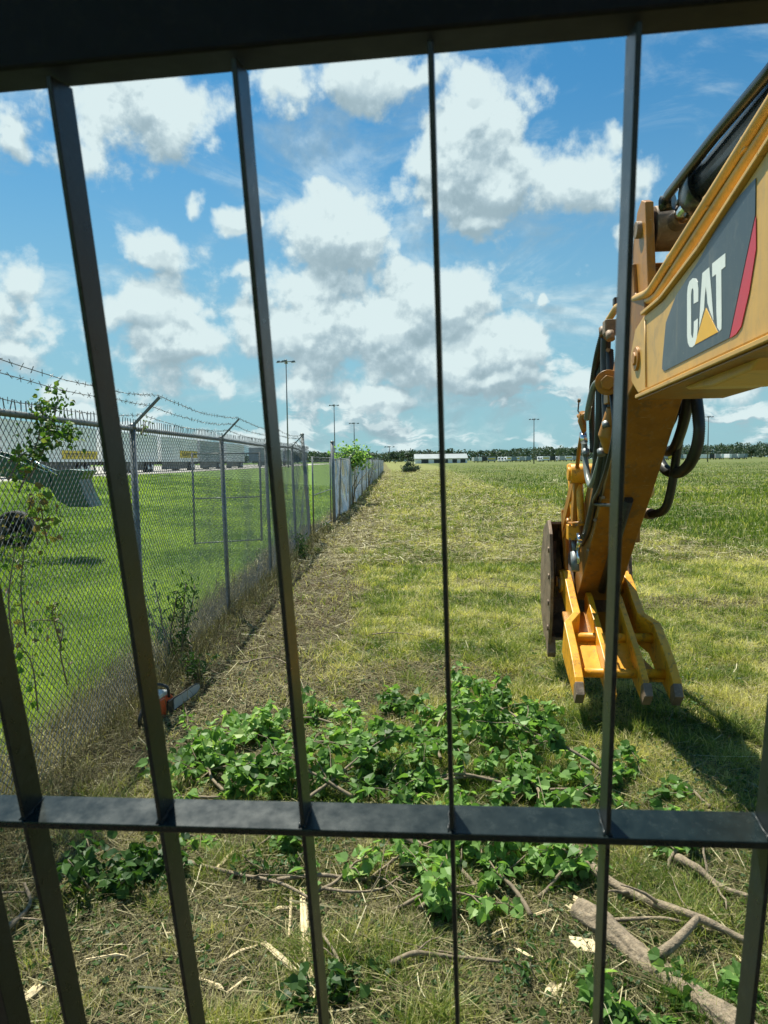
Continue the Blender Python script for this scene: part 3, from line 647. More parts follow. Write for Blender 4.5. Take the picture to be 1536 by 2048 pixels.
# ------------------------------------------------------------------ chain link fences
def netting(name, path, z0, z1, step, wire, material, parent, seglen=.3, warp=.012, tops=True, seed=0):
    """real wires: two families of diagonals over the path (x, y points), triangular section, plus twisted ends on top"""
    P = np.array(path, float); d = np.hypot(*np.diff(P, axis=0).T); S = np.concatenate([[0], np.cumsum(d)]); L = S[-1]; h = z1-z0
    def at(s): return np.interp(s, S, P[:, 0]), np.interp(s, S, P[:, 1])
    V = []; LP = []; base = 0
    for sg in (1, -1):
        k = np.arange(-h, L + h, step) if True else None
        for s0 in k:
            # z rises along +s (sg=1) or -s; clip to 0..L
            n = max(2, int(h/seglen)+1); zz = np.linspace(0, h, n); ss = s0 + sg*(zz - (0 if sg > 0 else 0)) if sg > 0 else s0 + h*0 - zz + 0
            ss = s0 + sg*zz
            ok = (ss >= 0) & (ss <= L)
            if ok.sum() < 2: continue
            zz, ss = zz[ok], ss[ok]; n = len(zz)
            x, y = at(ss); g0 = hgt(x, y)
            wv = warp*(fbm(ss, zz, 1.3, 3+seed)-.5)*4
            dirx = np.interp(ss, S, np.gradient(P[:, 0], S)); diry = np.interp(ss, S, np.gradient(P[:, 1], S)); nn = np.hypot(dirx, diry)
            nxv, nyv = diry/nn, -dirx/nn
            off = wv + (.0018 if sg > 0 else -.0018)
            c = np.stack([x + nxv*off, y + nyv*off, g0*np.maximum(0, 1-zz/h) + z0 + zz], 1)
            # tiny cross-section: one vertex out, two along
            e1 = np.stack([nxv*wire, nyv*wire, np.zeros(n)], 1)
            e2 = np.stack([dirx/nn*wire*.7, diry/nn*wire*.7, -sg*np.full(n, wire*.7)], 1)
            ring = np.stack([c+e1, c-e1*.5+e2, c-e1*.5-e2], 1).reshape(-1, 3)
            V.append(ring); i = np.arange(n-1)
            for a, b in ((0, 1), (1, 2), (2, 0)):
                LP.append(np.stack([base+i*3+a, base+i*3+b, base+(i+1)*3+b, base+(i+1)*3+a], 1))
            base += 3*n
    if tops:
        for s0 in np.arange(0, L, step):
            x, y = at(s0); q = np.array([[x, y, z0+h], [x, y, z0+h+.062]]); r = np.array([[wire, 0, 0], [-wire, wire, 0], [-wire, -wire, 0]])*1.2
            ring = (q[:, None, :] + r[None]).reshape(-1, 3); ring[3:, :2] += rng.normal(0, .006, 2); V.append(ring)
            for a, b in ((0, 1), (1, 2), (2, 0)): LP.append(np.array([[base+a, base+b, base+3+b, base+3+a]]))
            base += 6
    V = np.concatenate(V); LP = np.concatenate(LP)
    return npmesh(name, V, LP.ravel(), np.arange(len(LP))*4, None, material, parent=parent)
def barbed(parent, pts, sag, material, barb=.12, wr=.0028, spike=.022, thick=1.0):
    mb = MB(); path = []
    for a, b in zip(pts[:-1], pts[1:]):
        a, b = Vector(a), Vector(b); n = max(3, int((b-a).length/.35)); sg = sag*random.uniform(.5, 1.5)
        path += [a.lerp(b, i/n) - Vector((0, 0, sg*4*(i/n)*(1-i/n))) + Vector((random.uniform(-.006, .006), 0, random.uniform(-.006, .006))) for i in range(n)]
    path.append(Vector(pts[-1])); mb.tube(path, wr*thick, 4, caps=False)
    if spike:
        L = 0; nxt = 0
        for a, b in zip(path[:-1], path[1:]):
            l = (b-a).length; 
            while nxt < L + l:
                p = a.lerp(b, (nxt-L)/l)
                for _ in range(2):
                    d = Vector((random.gauss(0, 1), random.gauss(0, .5), random.gauss(0, 1))).normalized()*spike
                    mb.tube([p-d, p+d], wr*.8*thick, 3, caps=False)
                nxt += barb
            L += l
    return mb.build('barbed_wire', material, parent)
def line_post(parent, x, y, h, r=.030, lean=0, arm=True, name='line_post', armlen=.38, m_='galv'):
    g0 = H_(x, y); mb = MB(); top = Vector((x+lean, y, g0+h)); mb.tube([(x, y, g0-.25), top], r, 14); mb.tube([top, top+Vector((0, 0, .03)), top+Vector((0, 0, .05))], [r*1.15, r*1.15, r*.5], 12)
    p = mb.build(name, M[m_], parent)
    if arm:
        mb = MB(); mb.beam(top+Vector((0, 0, .02)), top + Vector((armlen*.66, .02, armlen*.74)), .034, .02, (0, 1, 0)); mb.build('barb_arm', M[m_], p, .002)
    return p, top

fn = root('chain_link_fence', (-2.15, 8.5, 0), 'near chain link fence with leaning barbed wire arms along the green lawn', 'fence')
ypath = [.6, 2, 3.2, 4.5, 6.41, 8, 9.87, 11.5, 13.1, 15, 16.9, 18.7]
HF = 2.42
netting('wire_mesh', [(float(fence_x(y)), y) for y in ypath], .02, HF+.02, .064, .0026, M['galvdark'], fn, warp=.014)
tops = []
for y, ln in ((3.1, .0), (6.41, -.03), (9.75, -.04), (12.95, -.05), (16.1, -.05)):
    p, t = line_post(fn, float(fence_x(y)), y, HF, lean=ln); tops.append(t)
_, tt = line_post(fn, float(fence_x(18.8)), 18.8, HF+.40, .046, -.18, arm=False, name='terminal_post')
rl = [(float(fence_x(.6)), .6, HF+.02)] + [(t.x, t.y, t.z+.0) for t in tops] + [(float(fence_x(18.8))-.15, 18.8, HF-.06)]
mb = MB(); mb.tube(smooth_path(rl, 4), .021, 10); mb.build('top_rail', M['galvdark'], fn)
for k in range(3):
    f_ = (.38, .68, .97)[k]; pts = [(fence_x(.3)+.25*f_, .3, HF+.28*f_+.1)] + [t + Vector((.25*f_, .0, .02+.28*f_)) for t in tops] + [Vector((tt.x+.03, 18.78, HF+.08+.1*k))]
    barbed(fn, pts, .05, M['galvdark'])

# gate leaf standing closed across the opening, and another swung back over the lawn
def gate(x0, y0, x1, y1, z0, z1, label, dens, nm='chain_link_gate'):
    rt_ = root(nm, ((x0+x1)/2, (y0+y1)/2, z0), label, 'gate'); mb = MB()
    A, B = Vector((x0, y0, 0)), Vector((x1, y1, 0)); zs = Vector((0, 0, 1)); mb.tube([A+zs*z0, A+zs*z1], .024, 10); mb.tube([B+zs*z0, B+zs*z1], .024, 10)
    for z in (z0+.03, (z0+z1)/2, z1-.03): mb.tube([A+zs*z, B+zs*z], .014, 10)
    mb.build('gate_frame', M['galvdark'], rt_)
    hz = hgt; netting('gate_mesh', [(x0, y0), ((x0+x1)/2, (y0+y1)/2), (x1, y1)], z0+.03, z1-.03, dens, .0018, M['galvdark'], rt_, tops=False, warp=.004)
    return rt_
gate(-1.93, 19.35, -1.76, 23.5, .12, 2.25, 'closed chain link gate leaf between the two tall grey gate posts', .09)
gate(-2.95, 17.0, -4.40, 16.4, .22, 2.35, 'chain link gate leaf swung open over the lawn behind the near fence', .085)

ff = root('chain_link_fence', (-1.3, 60, 0), 'far run of pale chain link fence beyond the gate, receding to the brush pile', 'fence')
yp = list(np.linspace(24.0, 60, 13)) ; xw = lambda y: float(fence_x(y)) + .10*math.sin(y*.9) + .06*math.sin(y*2.3)
netting('wire_mesh', [(xw(y), y) for y in yp], .0, 2.2, .058, .0050, M['galvpale'], ff, seglen=.6, warp=.03, tops=False, seed=5)
netting('wire_mesh', [(xw(y), y) for y in np.linspace(60, 148, 18)], .0, 2.2, .12, .012, M['galvpale'], ff, seglen=1.1, warp=.03, tops=False, seed=9)
_, t0 = line_post(ff, float(fence_x(23.9)), 23.9, 2.75, .060, -.03, arm=False, name='terminal_post')
tps = []
for i, y in enumerate(np.arange(27.2, 148, 3.3)):
    p, t = line_post(ff, xw(y), float(y), 2.2 + .06*math.sin(i*1.7), r=.036, lean=random.uniform(-.08, .08), arm=(y < 75)); tps.append(t)
mb = MB(); mb.tube(smooth_path([(t0.x, t0.y, 2.17)] + [(t.x, t.y, t.z-.03) for t in tps], 2), .024, 6); mb.build('top_rail', M['galv'], ff)
for k in range(3):
    f_ = (.38, .68, .97)[k]; barbed(ff, [Vector((t0.x, t0.y, 2.3+.15*k))] + [t + Vector((.25*f_, 0, .28*f_)) for t in tps[:22]], .06, M['galvdark'], spike=0, thick=1.5)

# ------------------------------------------------------------------ light masts
def mast(px, py, Y, label, n=4):
    p = atY(px, py, Y); rt_ = root('light_mast', (p.x, Y, H_(p.x, Y)), label, 'light mast', 'tall light masts over the yard'); g0 = H_(p.x, Y); th_ = max(.10, Y*.0006)
    mb = MB(); mb.tube([(p.x, Y, g0), (p.x, Y, p.z)], [th_*1.5, th_*.8], 10); mb.build('pole', M['steelpole'], rt_)
    w = max(1.35, Y*.0058)
    mb = MB(); mb.tube([(p.x-w, Y, p.z-.1), (p.x+w, Y, p.z-.1)], .08, 6); mb.tube([(p.x, Y-w*.7, p.z-.1), (p.x, Y+w*.7, p.z-.1)], .08, 6); mb.tube([(p.x, Y, p.z-.5), (p.x, Y, p.z+.25)], [.3, .2], 10); mb.build('crossarm', M['steelpole'], rt_)
    for dx, dy in ((-w, 0), (w, 0), (0, -w*.7), (-w*.35, -w*.3))[:n]:
        mb = MB(); s_ = w/1.35
        mb.add([(p.x+dx-.38*s_, Y+dy-.3, p.z-.32*s_), (p.x+dx+.38*s_, Y+dy-.3, p.z-.22*s_), (p.x+dx+.38*s_, Y+dy+.3, p.z-.22*s_), (p.x+dx-.38*s_, Y+dy+.3, p.z-.32*s_),
                (p.x+dx-.22*s_, Y+dy-.2, p.z+.02*s_), (p.x+dx+.22*s_, Y+dy-.2, p.z+.06*s_), (p.x+dx+.22*s_, Y+dy+.2, p.z+.06*s_), (p.x+dx-.22*s_, Y+dy+.2, p.z+.02*s_)],
               [(0,1,2,3),(4,7,6,5),(0,4,5,1),(1,5,6,2),(2,6,7,3),(3,7,4,0)]); mb.build('lamp_head', M['steelpole'], rt_)
mast(572, 722, 130, 'tallest light mast, rising behind the near chain link fence')
mast(668, 810, 236, 'second tallest light mast, directly behind the tall gate post')
mast(708, 846, 350, 'light mast above the green bush on the far fence')
mast(779, 893, 900, 'tiny distant light mast above the trees where the far fence ends')
mast(1068, 838, 320, 'light mast in the open field just left of the excavator arm')
mast(1417, 833, 297, 'light mast at the far right, beside the big white trailer')

# ------------------------------------------------------------------ trailers along the yard
def trailer_row(Y0, L, label, colr='white', sign=None, x=-25.7, full=True, reefer=False):
    zb = 1.23; r_ = root('semi_trailer', (x-1.3, Y0+L/2, zb), label, 'trailer', 'trailers parked along the yard behind the fence')
    mb = MB(); mb.box((x-1.3, Y0+L/2, zb+1.15+1.45), (2.6, L, 2.9)); body = mb.build('trailer_body', M[colr], r_, .03)
    mb = MB()
    for i in range(int(L/1.22)+1): mb.box((x+.012, Y0+.06+i*1.215, zb+2.6), (.02, .05, 2.76))
    mb.box((x+.014, Y0+L/2, zb+1.2), (.024, L, .16)); mb.box((x+.014, Y0+L/2, zb+4.0), (.024, L, .12)); mb.build('side_post', M[colr if colr == 'white' else 'greytr'], body)
    mb = MB(); mb.box((x-1.3, Y0+L/2, zb+.98), (1.1, L-.6, .28)); mb.box((x-.5, Y0+L*.2, zb+.6), (.12, .12, .9)); mb.box((x-2.1, Y0+L*.2, zb+.6), (.12, .12, .9)); mb.box((x-.25, Y0+L*.40, zb+.66), (.05, L*.70, .9)); mb.build('chassis', M['darktr'], r_)
    for dy in (L-2.0, L-3.3):
        mb = MB(); mb.tube([(x-.02, Y0+dy, zb+.52), (x-.55, Y0+dy, zb+.52)], .52, 20); mb.tube([(x-2.05, Y0+dy, zb+.52), (x-2.58, Y0+dy, zb+.52)], .52, 20); w_ = mb.build('wheel', M['tyre'], r_)
        mb = MB(); mb.tube([(x-.015, Y0+dy, zb+.52), (x+.01, Y0+dy, zb+.52)], .27, 16); mb.build('rim', M['white'], w_)
    if sign:
        y0, y1, z0, z1 = sign; mb = MB(); mb.box((x+.03, (y0+y1)/2, zb+(z0+z1)/2), (.02, y1-y0, z1-z0)); sg = mb.build('sign_panel', M['yellowtr'], r_)
        mb = MB(); n = 12; w_ = (y1-y0)*.86/n      # rows of dark letters, too far away to read
        for k in range(n):
            yc = y0 + (y1-y0)*.07 + w_*(k+.5); hh = (z1-z0)*.42
            for j, (dy, dz, a, b) in enumerate(((-.28, 0, .16, 1), (.28, 0, .16, 1), (0, .42, .6, .16), (0, 0, .6, .16), (0, -.42, .6, .16))):
                if (k*7+j*3) % 5 == 0: continue
                mb.box((x+.044, yc+dy*w_, zb+(z0+z1)/2+dz*hh), (.008, a*w_, b*hh))
        mb.build('sign_lettering', M['ink'], sg)
    return r_
trailer_row(33.5, 13.5, 'grey-white trailer at the far left edge, behind the green tractor', 'greytr')
trailer_row(48.0, 16, 'white trailer with a yellow lettered sign low on its side, right of the green tractor', 'white', (57.0, 64, 1.35, 2.05))
trailer_row(65.2, 16, 'long white trailer behind the first leaning barbed wire arm', 'white')
trailer_row(82.6, 16, 'long white trailer with a yellow band, behind the second leaning barbed wire arm', 'white', (90, 98.3, 1.6, 2.5))
trailer_row(100, 15, 'pale grey trailer seen just right of the second leaning barbed wire arm', 'greytr')
trailer_row(117, 15, 'pale trailer half hidden behind the third bar from the left', 'white')
trailer_row(150, 14, 'blue-grey trailer seen through the gate opening, nearest of three there', 'bluetr')
trailer_row(168, 14, 'white trailer seen through the gate opening, middle of three there', 'white')
trailer_row(190, 14, 'grey trailer seen through the gate opening, farthest of three there', 'greytr')

def far_box(x0, x1, y0, y1, colr, label, band=None, Y=540, cab=False):
    p, q = atY(x0, (y0+y1)/2, Y), atY(x1, (y0+y1)/2, Y); w = q.x-p.x; cx = (p.x+q.x)/2; lenY = 14 if w < 4.2 else 2.6
    r_ = root('truck_cab' if cab else 'semi_trailer', (cx, Y+lenY/2, 0), label, 'truck' if cab else 'trailer', 'trucks and trailers parked across the field')
    if cab:
        mb = MB(); mb.box((cx, Y+3, 2.2), (w, 3.0, 2.6)); mb.box((cx, Y+.8, 1.4), (w*.8, 1.8, 1.3)); mb.box((cx, Y+3.6, 3.7), (w*.9, 1.6, .7)); mb.build('truck_body', M[colr], r_, .1)
        mb = MB(); mb.box((cx, Y+1.48, 2.7), (w*.8, .06, 1.0)); mb.build('windscreen', M['darktr'], r_)
        mb = MB(); [mb.tube([(cx+s_*w*.5, Y+dy, .5), (cx+s_*w*.38, Y+dy, .5)], .5, 12) for s_ in (-1, 1) for dy in (1, 5)]; mb.build('wheel', M['tyre'], r_)
        return
    mb = MB(); mb.box((cx, Y+lenY/2, 2.65), (w, lenY, 2.9)); bd = mb.build('trailer_body', M[colr], r_, .05)
    if band: mb = MB(); mb.box((cx, Y-.03, 2.75), (w*.8, .05, .9)); mb.build('stripe_panel', M['yellowtr'], bd)
    mb = MB(); [mb.tube([(cx+s_*w*.42, Y+.8, .5), (cx+s_*w*.30, Y+.8, .5)], .5, 12) for s_ in (-1, 1)]; mb.box((cx, Y+lenY/2, 1.0), (w*.7, lenY*.8, .3)); mb.build('wheel_set', M['tyre'], r_)
FB = [(957,964,'white','small white trailer end right of the far white-roofed building',0),(948,956.5,'greytr','small grey trailer touching the right side of the far building',0),(964.5,974,'darktr','dark trailer right of the small white trailer end near the far building',0),
 (974.5,992,'greytr','long grey trailer with a pale yellow band, right of the dark trailer',1),(1014,1023,'white','white trailer end with yellow panel, right of the little white trucks',1),(1023.5,1033.5,'bluetr','blue-grey trailer between two yellow-marked trailer ends',0),
 (1034,1039.5,'white','narrow trailer end with yellow panel, midway to the field light mast',1),(1040,1049.5,'greytr','grey trailer just right of the narrow yellow-marked end',0),(1050,1052.5,'white','thinnest white trailer end, left of the field light mast',0),(1053,1062.5,'bluetr','blue-grey trailer directly left of the field light mast',0),
 (1085,1100,'white','white trailer with yellow panel, first long one right of the field light mast',1),(1101,1111,'darktr','dark grey trailer right of the white trailer with yellow panel',0),(1119,1130,'greytr','grey trailer behind the white truck nearest the excavator arm',0),(1131,1145,'white','white trailer with yellow panel close left of the excavator arm',1),(1146,1166,'greytr','long grey trailer partly hidden by the valve on the excavator arm',0),
 (1318,1325,'white','white trailer end seen inside the left edge of the hanging hose loop',0),(1325.5,1336,'greytr','grey trailer seen inside the hanging hose loop',0),(1336.5,1345,'yellowtr','yellow trailer end seen inside the hanging hose loop',0),(1356,1366.5,'bluetr','blue-grey trailer behind the right part of the hose loop',0),(1367,1373,'white','white trailer end behind the right strand of the hose loop',0),
 (1396,1419,'white','largest bright white trailer, right of the hose loop at the far mast',0),(1420,1429,'darktr','dark trailer right of the largest white trailer',0),(1431,1441.5,'greytr','grey trailer second to the right of the largest white trailer',0),(1442.5,1448,'white','white trailer end between two grey trailers at far right',0),(1459,1463.5,'white','white trailer end left of the last three grey trailers',0),
 (1464,1474,'greytr','grey trailer, third from the right end of the far row',0),(1475,1478.5,'white','narrow white trailer end next to the last grey trailers',0),(1479,1488.5,'greytr','grey trailer, second from the right end of the far row',0),(1489.5,1495,'bluetr','last small blue-grey trailer at the right end of the far row',0)]
for x0, x1, c_, lb, bd in FB: far_box(x0, x1, 915, 920, c_, lb, bd)
for x0, lb in ((997, 'little white truck front, left one of three in the far row'), (1003, 'little white truck front, middle one of three in the far row'), (1009, 'little white truck front, right one of three in the far row'), (1076.5, 'white truck just right of the field light mast'), (1081.5, 'second white truck right of the field light mast'), (1112.5, 'white truck between the dark and grey trailers near the excavator arm')):
    far_box(x0, x0+4.2, 915, 920, 'white', lb, cab=True)

# ------------------------------------------------------------------ far white-roofed building
Yb = 500; p0, p1 = atY(829, 915, Yb), atY(936, 915, Yb); r_ = root('warehouse', ((p0.x+p1.x)/2, Yb+8, 0), 'low white building with a pale metal roof, far across the field beyond the brush pile', 'building')
xa, xb = p0.x, p1.x
mb = MB(); mb.box(((xa+xb)/2, Yb+8, 1.7), (xb-xa-1, 15, 3.4)); wl = mb.build('wall', M['white'], r_)
mb = MB(); mb.add([(xa, Yb-.4, 3.4), (xb, Yb-.4, 3.4), (xb, Yb+8, 6.6), (xa, Yb+8, 6.6), (xa, Yb+16.4, 3.4), (xb, Yb+16.4, 3.4), (xa, Yb-.4, 3.2), (xb, Yb-.4, 3.2), (xb, Yb+16.4, 3.2), (xa, Yb+16.4, 3.2)], [(0,1,2,3),(3,2,5,4),(0,3,4,9,6),(1,7,8,5,2),(6,7,1,0),(6,9,8,7),(4,5,8,9)]); mb.build('roof', M['roof'], r_)
for x0, x1 in ((843, 857), (905, 914), (921, 931), (868, 880), (888, 896)):
    a, b = atY(x0, 918, Yb), atY(x1, 918, Yb); mb = MB(); mb.box(((a.x+b.x)/2, Yb+.42, 1.5), (b.x-a.x, .2, 2.6)); mb.build('bay_door', M['darktr'], wl)

# ------------------------------------------------------------------ far woods
def leaf_cloud(cx, cy, cz, rx, ry, rz, n, size, seed=None, shell=.55):
    u = rng.normal(size=(n, 3)); u /= np.linalg.norm(u, axis=1)[:, None]; r = shell + (1-shell)*rng.random(n)
    c = np.stack([cx + u[:, 0]*r*rx, cy + u[:, 1]*r*ry, cz + u[:, 2]*r*rz], 1); return c
def quads(centers, size, sizevar=.4, normal_bias=None):
    n = len(centers); a = rng.normal(size=(n, 3)); a /= np.linalg.norm(a, axis=1)[:, None]
    b = rng.normal(size=(n, 3)); b -= (b*a).sum(1)[:, None]*a; b /= np.linalg.norm(b, axis=1)[:, None]
    s = (np.asarray(size)*(1 + sizevar*rng.uniform(-1, 1, n)))[:, None]
    V = np.stack([centers - a*s, centers - b*s*.55, centers + a*s, centers + b*s*.55], 1).reshape(-1, 3)
    return V, np.arange(n*4), np.arange(n)*4
cs = []; tn = []
for k in range(620):
    x = rng.uniform(-520, 820); y = rng.uniform(800, 1000); top = 7.5 + 8.5*vnoise(x, 0, .014, 3) + 4.5*vnoise(x, 5, .06, 4) + (2.5 if x > 150 else 0)
    rx = rng.uniform(5, 10); n = 130; cs.append(leaf_cloud(x, y, top*.5+.5, rx, 5, top*.5, n, 1)); tn.append(np.clip(rng.normal(.5, .14)+rng.normal(0, .10, n), 0, 1))
cs = np.concatenate(cs); tn = np.concatenate(tn); V, LPp, ST = quads(cs, 1.3); npmesh('far_woods', V, LPp, ST, None, M['wood'], np.repeat(tn, 4), kind='stuff')
def far_tree(px, py, w, Y, label):
    t = atY(px, py, Y); r_ = root('tree', (t.x, Y, 0), label, 'tree'); mb = MB(); mb.tube([(t.x, Y, 0), (t.x+.3, Y, t.z*.6)], [.5, .25], 8); mb.build('trunk', M['bark'], r_)
    c_ = np.concatenate([leaf_cloud(t.x+rng.uniform(-w, w)*.6, Y+rng.uniform(-w, w)*.4, t.z*rng.uniform(.5, .85), w*.5, w*.5, t.z*.17, 60, 1) for _ in range(9)])
    V, l_, s_ = quads(c_, .9); npmesh('crown', V, l_, s_, None, M['wood'], np.repeat(np.clip(rng.normal(.4, .22, len(c_)), 0, 1), 4), parent=r_)
far_tree(897, 896, 6, 620, 'taller dark tree rising behind the roof of the far building')
far_tree(1153, 894, 5, 760, 'rounded taller tree of the far treeline beside the excavator arm')
far_tree(742, 905, 6, 420, 'dark green tree above the end of the far fence, left of the brush pile')
far_tree(815, 903, 7, 560, 'broad tree behind the brush pile, left of the far building')
far_tree(790, 904, 6, 600, 'bushy tree between the end of the far fence and the brush pile')
far_tree(1503, 894, 8, 700, 'wide tree above the last far trailers at the right edge')

# ------------------------------------------------------------------ leafy things
def leaf_mesh(name, items, material, parent, shape='tallow', **tags):
    """items: (position, direction of the leaf, normal, length, tint). each leaf is a folded heart or lance of its own"""
    n = len(items); P = np.array([i[0] for i in items]); D = np.array([i[1] for i in items], float); N = np.array([i[2] for i in items], float); L = np.array([i[3] for i in items])[:, None]; tt_ = np.array([i[4] for i in items])
    D /= np.linalg.norm(D, axis=1)[:, None]; S = np.cross(D, N); S /= np.linalg.norm(S, axis=1)[:, None] + 1e-9; N = np.cross(S, D)
    if shape == 'tallow': prof = [(0, 0, 0), (.10, .34, .10), (.42, .47, .13), (.72, .20, .06), (1.0, 0, -.10)]
    elif shape == 'lance': prof = [(0, 0, 0), (.25, .13, .03), (.55, .15, .04), (.8, .08, 0), (1.0, 0, -.08)]
    mid = (.45, 0, -.03); vs = []
    curl = rng.normal(0, .12, (n, 1))
    def pt(a, b, c): return P + D*L*a + S*L*b + N*L*(c + curl*a*a)
    vs = [pt(*prof[0])] + [pt(a, b, c) for a, b, c in prof[1:4]] + [pt(*prof[4])] + [pt(a, -b, c) for a, b, c in reversed(prof[1:4])] + [pt(*mid)]
    V = np.stack(vs, 1).reshape(-1, 3); k = len(vs)
    tri = [(0, 1, 8), (1, 2, 8), (2, 3, 8), (3, 4, 8), (4, 5, 8), (5, 6, 8), (6, 7, 8), (7, 0, 8)]
    tr = np.array(tri); LPp = (np.arange(n)[:, None, None]*k + tr[None]).reshape(-1)
    return npmesh(name, V, LPp, np.arange(n*8)*3, None, material, np.repeat(tt_, k), smooth=False, parent=parent, **tags)
def walk(p, d, L, n, wander=.25, sag=0.0, zmin=None):
    p = Vector(p); d = Vector(d).normalized(); out = [p.copy()]
    for i in range(n):
        d = (d + Vector((random.gauss(0, wander), random.gauss(0, wander), random.gauss(0, wander)-sag))).normalized(); p = p + d*(L/n)
        if zmin is not None:
            g_ = H_(p.x, p.y) + zmin
            if p.z < g_: p.z = g_; d.z = abs(d.z)*.3
        out.append(p.copy())
    return out
def branch(px, py, ang, L, label, nleaf=90, lift=.25, size=.062, group='leafy cut branches in the foreground pile', height=.0, tintm=.5, spread=.5):
    """a cut tallow branch lying on the ground: crooked stem, side twigs, drooping heart-shaped leaves"""
    p = onground(px, py); d = Vector((math.cos(ang), math.sin(ang), lift))
    base = Vector((p.x, p.y, H_(p.x, p.y)+.03+height)) - Vector((d.x, d.y, 0))*L*.45
    rt_ = root('cut_branch', base, label, 'cut branch', group)
    st = walk(base, d, L, 9, .13, .06, .03); mb = MB(); mb.tube(smooth_path(st, 3), [.012*(1-.75*i/27) for i in range(len(smooth_path(st, 3)))], 7)
    items = []; tw = []; tb_ = tintm + random.uniform(-.15, .15)
    nt_ = max(5, int(L*9))
    for i in range(nt_):
        f_ = random.uniform(.12, 1); q = st[min(8, int(f_*9))].lerp(st[min(9, int(f_*9)+1)], f_*9 % 1); a = ang + random.choice((-1, 1))*random.uniform(.35, 1.2)
        w_ = walk(q, (math.cos(a), math.sin(a), random.uniform(.0, .75)), random.uniform(.18, .5)*spread*2*min(1, L), 6, .22, .09, .02); tw.append(w_); mb.tube(w_, [.0045, .004, .0035, .003, .0025, .002, .0015], 5)
    for k in range(nleaf):
        w_ = random.choice(tw); i = random.randint(1, 6); q = w_[i] + Vector((random.gauss(0, .012), random.gauss(0, .012), random.gauss(0, .012)))
        dd = Vector((random.gauss(0, 1), random.gauss(0, 1), random.uniform(-1.5, .25))); nn = Vector((random.gauss(0, .8), random.gauss(-.15, .8), 1))
        q.z = max(q.z, H_(q.x, q.y)+.03)
        items.append((q + dd.normalized()*.02, dd, nn, size*random.uniform(.4, 1.35), min(1, max(0, random.gauss(tb_, .20)))))
    mb.build('stem', M['twig'], rt_); leaf_mesh('foliage', items, M['leaf'], rt_)
    return rt_
B_ = [  # (px, py, heading, length, leaves, label)
 (400,1555,2.2,.9,120,'leafy cut branch at the left end of the green pile, beside the second bar'),
 (470,1520,1.0,1.0,150,'leafy cut branch with large pale leaves arching left of the third bar'),
 (540,1470,.6,.8,110,'leafy cut branch whose top leaves reach the bare soil just left of the third bar'),
 (500,1580,3.4,1.0,150,'leafy cut branch lying flat right above the cross bar, between second and third bar'),
 (640,1520,.3,1.0,90,'thin leafy cut branch right of the third bar in the pile'),
 (700,1480,1.9,.9,120,'leafy cut branch topmost in the middle of the pile'),
 (745,1530,.9,.8,110,'bright yellow-green leafy branch in the middle of the pile'),
 (810,1430,2.6,.45,60,'small dark leafy sprig lying alone on brown soil above the middle of the pile'),
 (870,1500,1.6,.9,150,'leafy cut branch just left of the thin middle bar'),
 (900,1580,2.9,.9,140,'leafy cut branch crossing behind the thin middle bar above the cross bar'),
 (960,1480,1.1,1.0,170,'tall leafy cut branch just right of the thin middle bar'),
 (1010,1560,.4,1.0,180,'dense leafy branch low in the right half of the pile'),
 (1040,1470,1.7,.9,150,'leafy cut branch with its tip pointing up at the top right of the pile'),
 (1090,1530,2.4,.9,150,'leafy cut branch at the right end of the large pile'),
 (1100,1600,.2,.8,120,'leafy branch touching the cross bar left of the fifth bar'),
 (1200,1570,1.4,.5,50,'small leafy sprig half hidden behind the fifth bar'),
 (1350,1590,2.0,.6,80,'leafy sprig in the shade of the thumb, right of the fifth bar'),
 (1335,1715,1.2,.4,80,'small leafy clump below the cross bar on the right'),
 (880,1730,2.1,.7,110,'leafy branch just below the cross bar by the thin middle bar'),
 (960,1760,.7,.9,150,'leafy branch below the cross bar, right of the thin middle bar'),
 (1040,1740,1.5,.9,150,'leafy branch below the cross bar midway between the fourth and fifth bar'),
 (1100,1745,2.6,.7,130,'leafy branch below the cross bar left of the fifth bar, above the log'),
 (870,1820,.2,.5,60,'lowest small leafy branch behind the thin middle bar'),
 (1120,1790,.5,.35,40,'leafy sprig hanging over the broken log end'),
 (400,1690,2.9,.5,60,'leafy sprig under the cross bar between second and third bar'),
 (560,1700,.4,.45,50,'small leafy sprig under the cross bar, left of the third bar'),
 (1375,2085,1.2,.40,110,'leafy branch at the bottom edge on top of the log'),
 (1455,2035,.6,.36,110,'leafy branch at the bottom right, with the largest bright leaves'),
 (1290,2100,2.8,.40,100,'leafy branch cut off by the bottom edge, right of the fifth bar'),
 (610,1595,2.6,.8,110,'leafy branch just above the cross bar, right of the third bar'),
 (700,1600,.7,.8,120,'leafy branch just above the cross bar, halfway from third bar to thin middle bar'),
 (800,1585,1.8,.8,130,'leafy branch above the cross bar, left of the thin middle bar'),
 (600,1455,2.9,.6,70,'sparse leafy branch behind the upper part of the pile at the third bar'),
 (930,1440,.9,.6,90,'leafy branch tip highest beside the thin middle bar'),
 (1000,1690,2.2,.8,120,'leafy branch partly hidden under the cross bar, right of the thin middle bar'),
 (460,1600,.2,.8,120,'leafy branch along the top of the cross bar right of the second bar'),
 (680,1790,.5,.45,22,'slender pale green sprig below the cross bar right of the third bar'),
]
for i, (px, py, a, L, n, lb) in enumerate(B_):
    branch(px, py, a, L, lb, int(n*2.2), size=.068 if py < 1650 else .058, lift=.10 + .25*random.random(), height=.09*random.random()*(py < 1650), tintm=.68 if 'bright' in lb or 'pale' in lb else (.3 if 'dark' in lb or 'shade' in lb else .5))

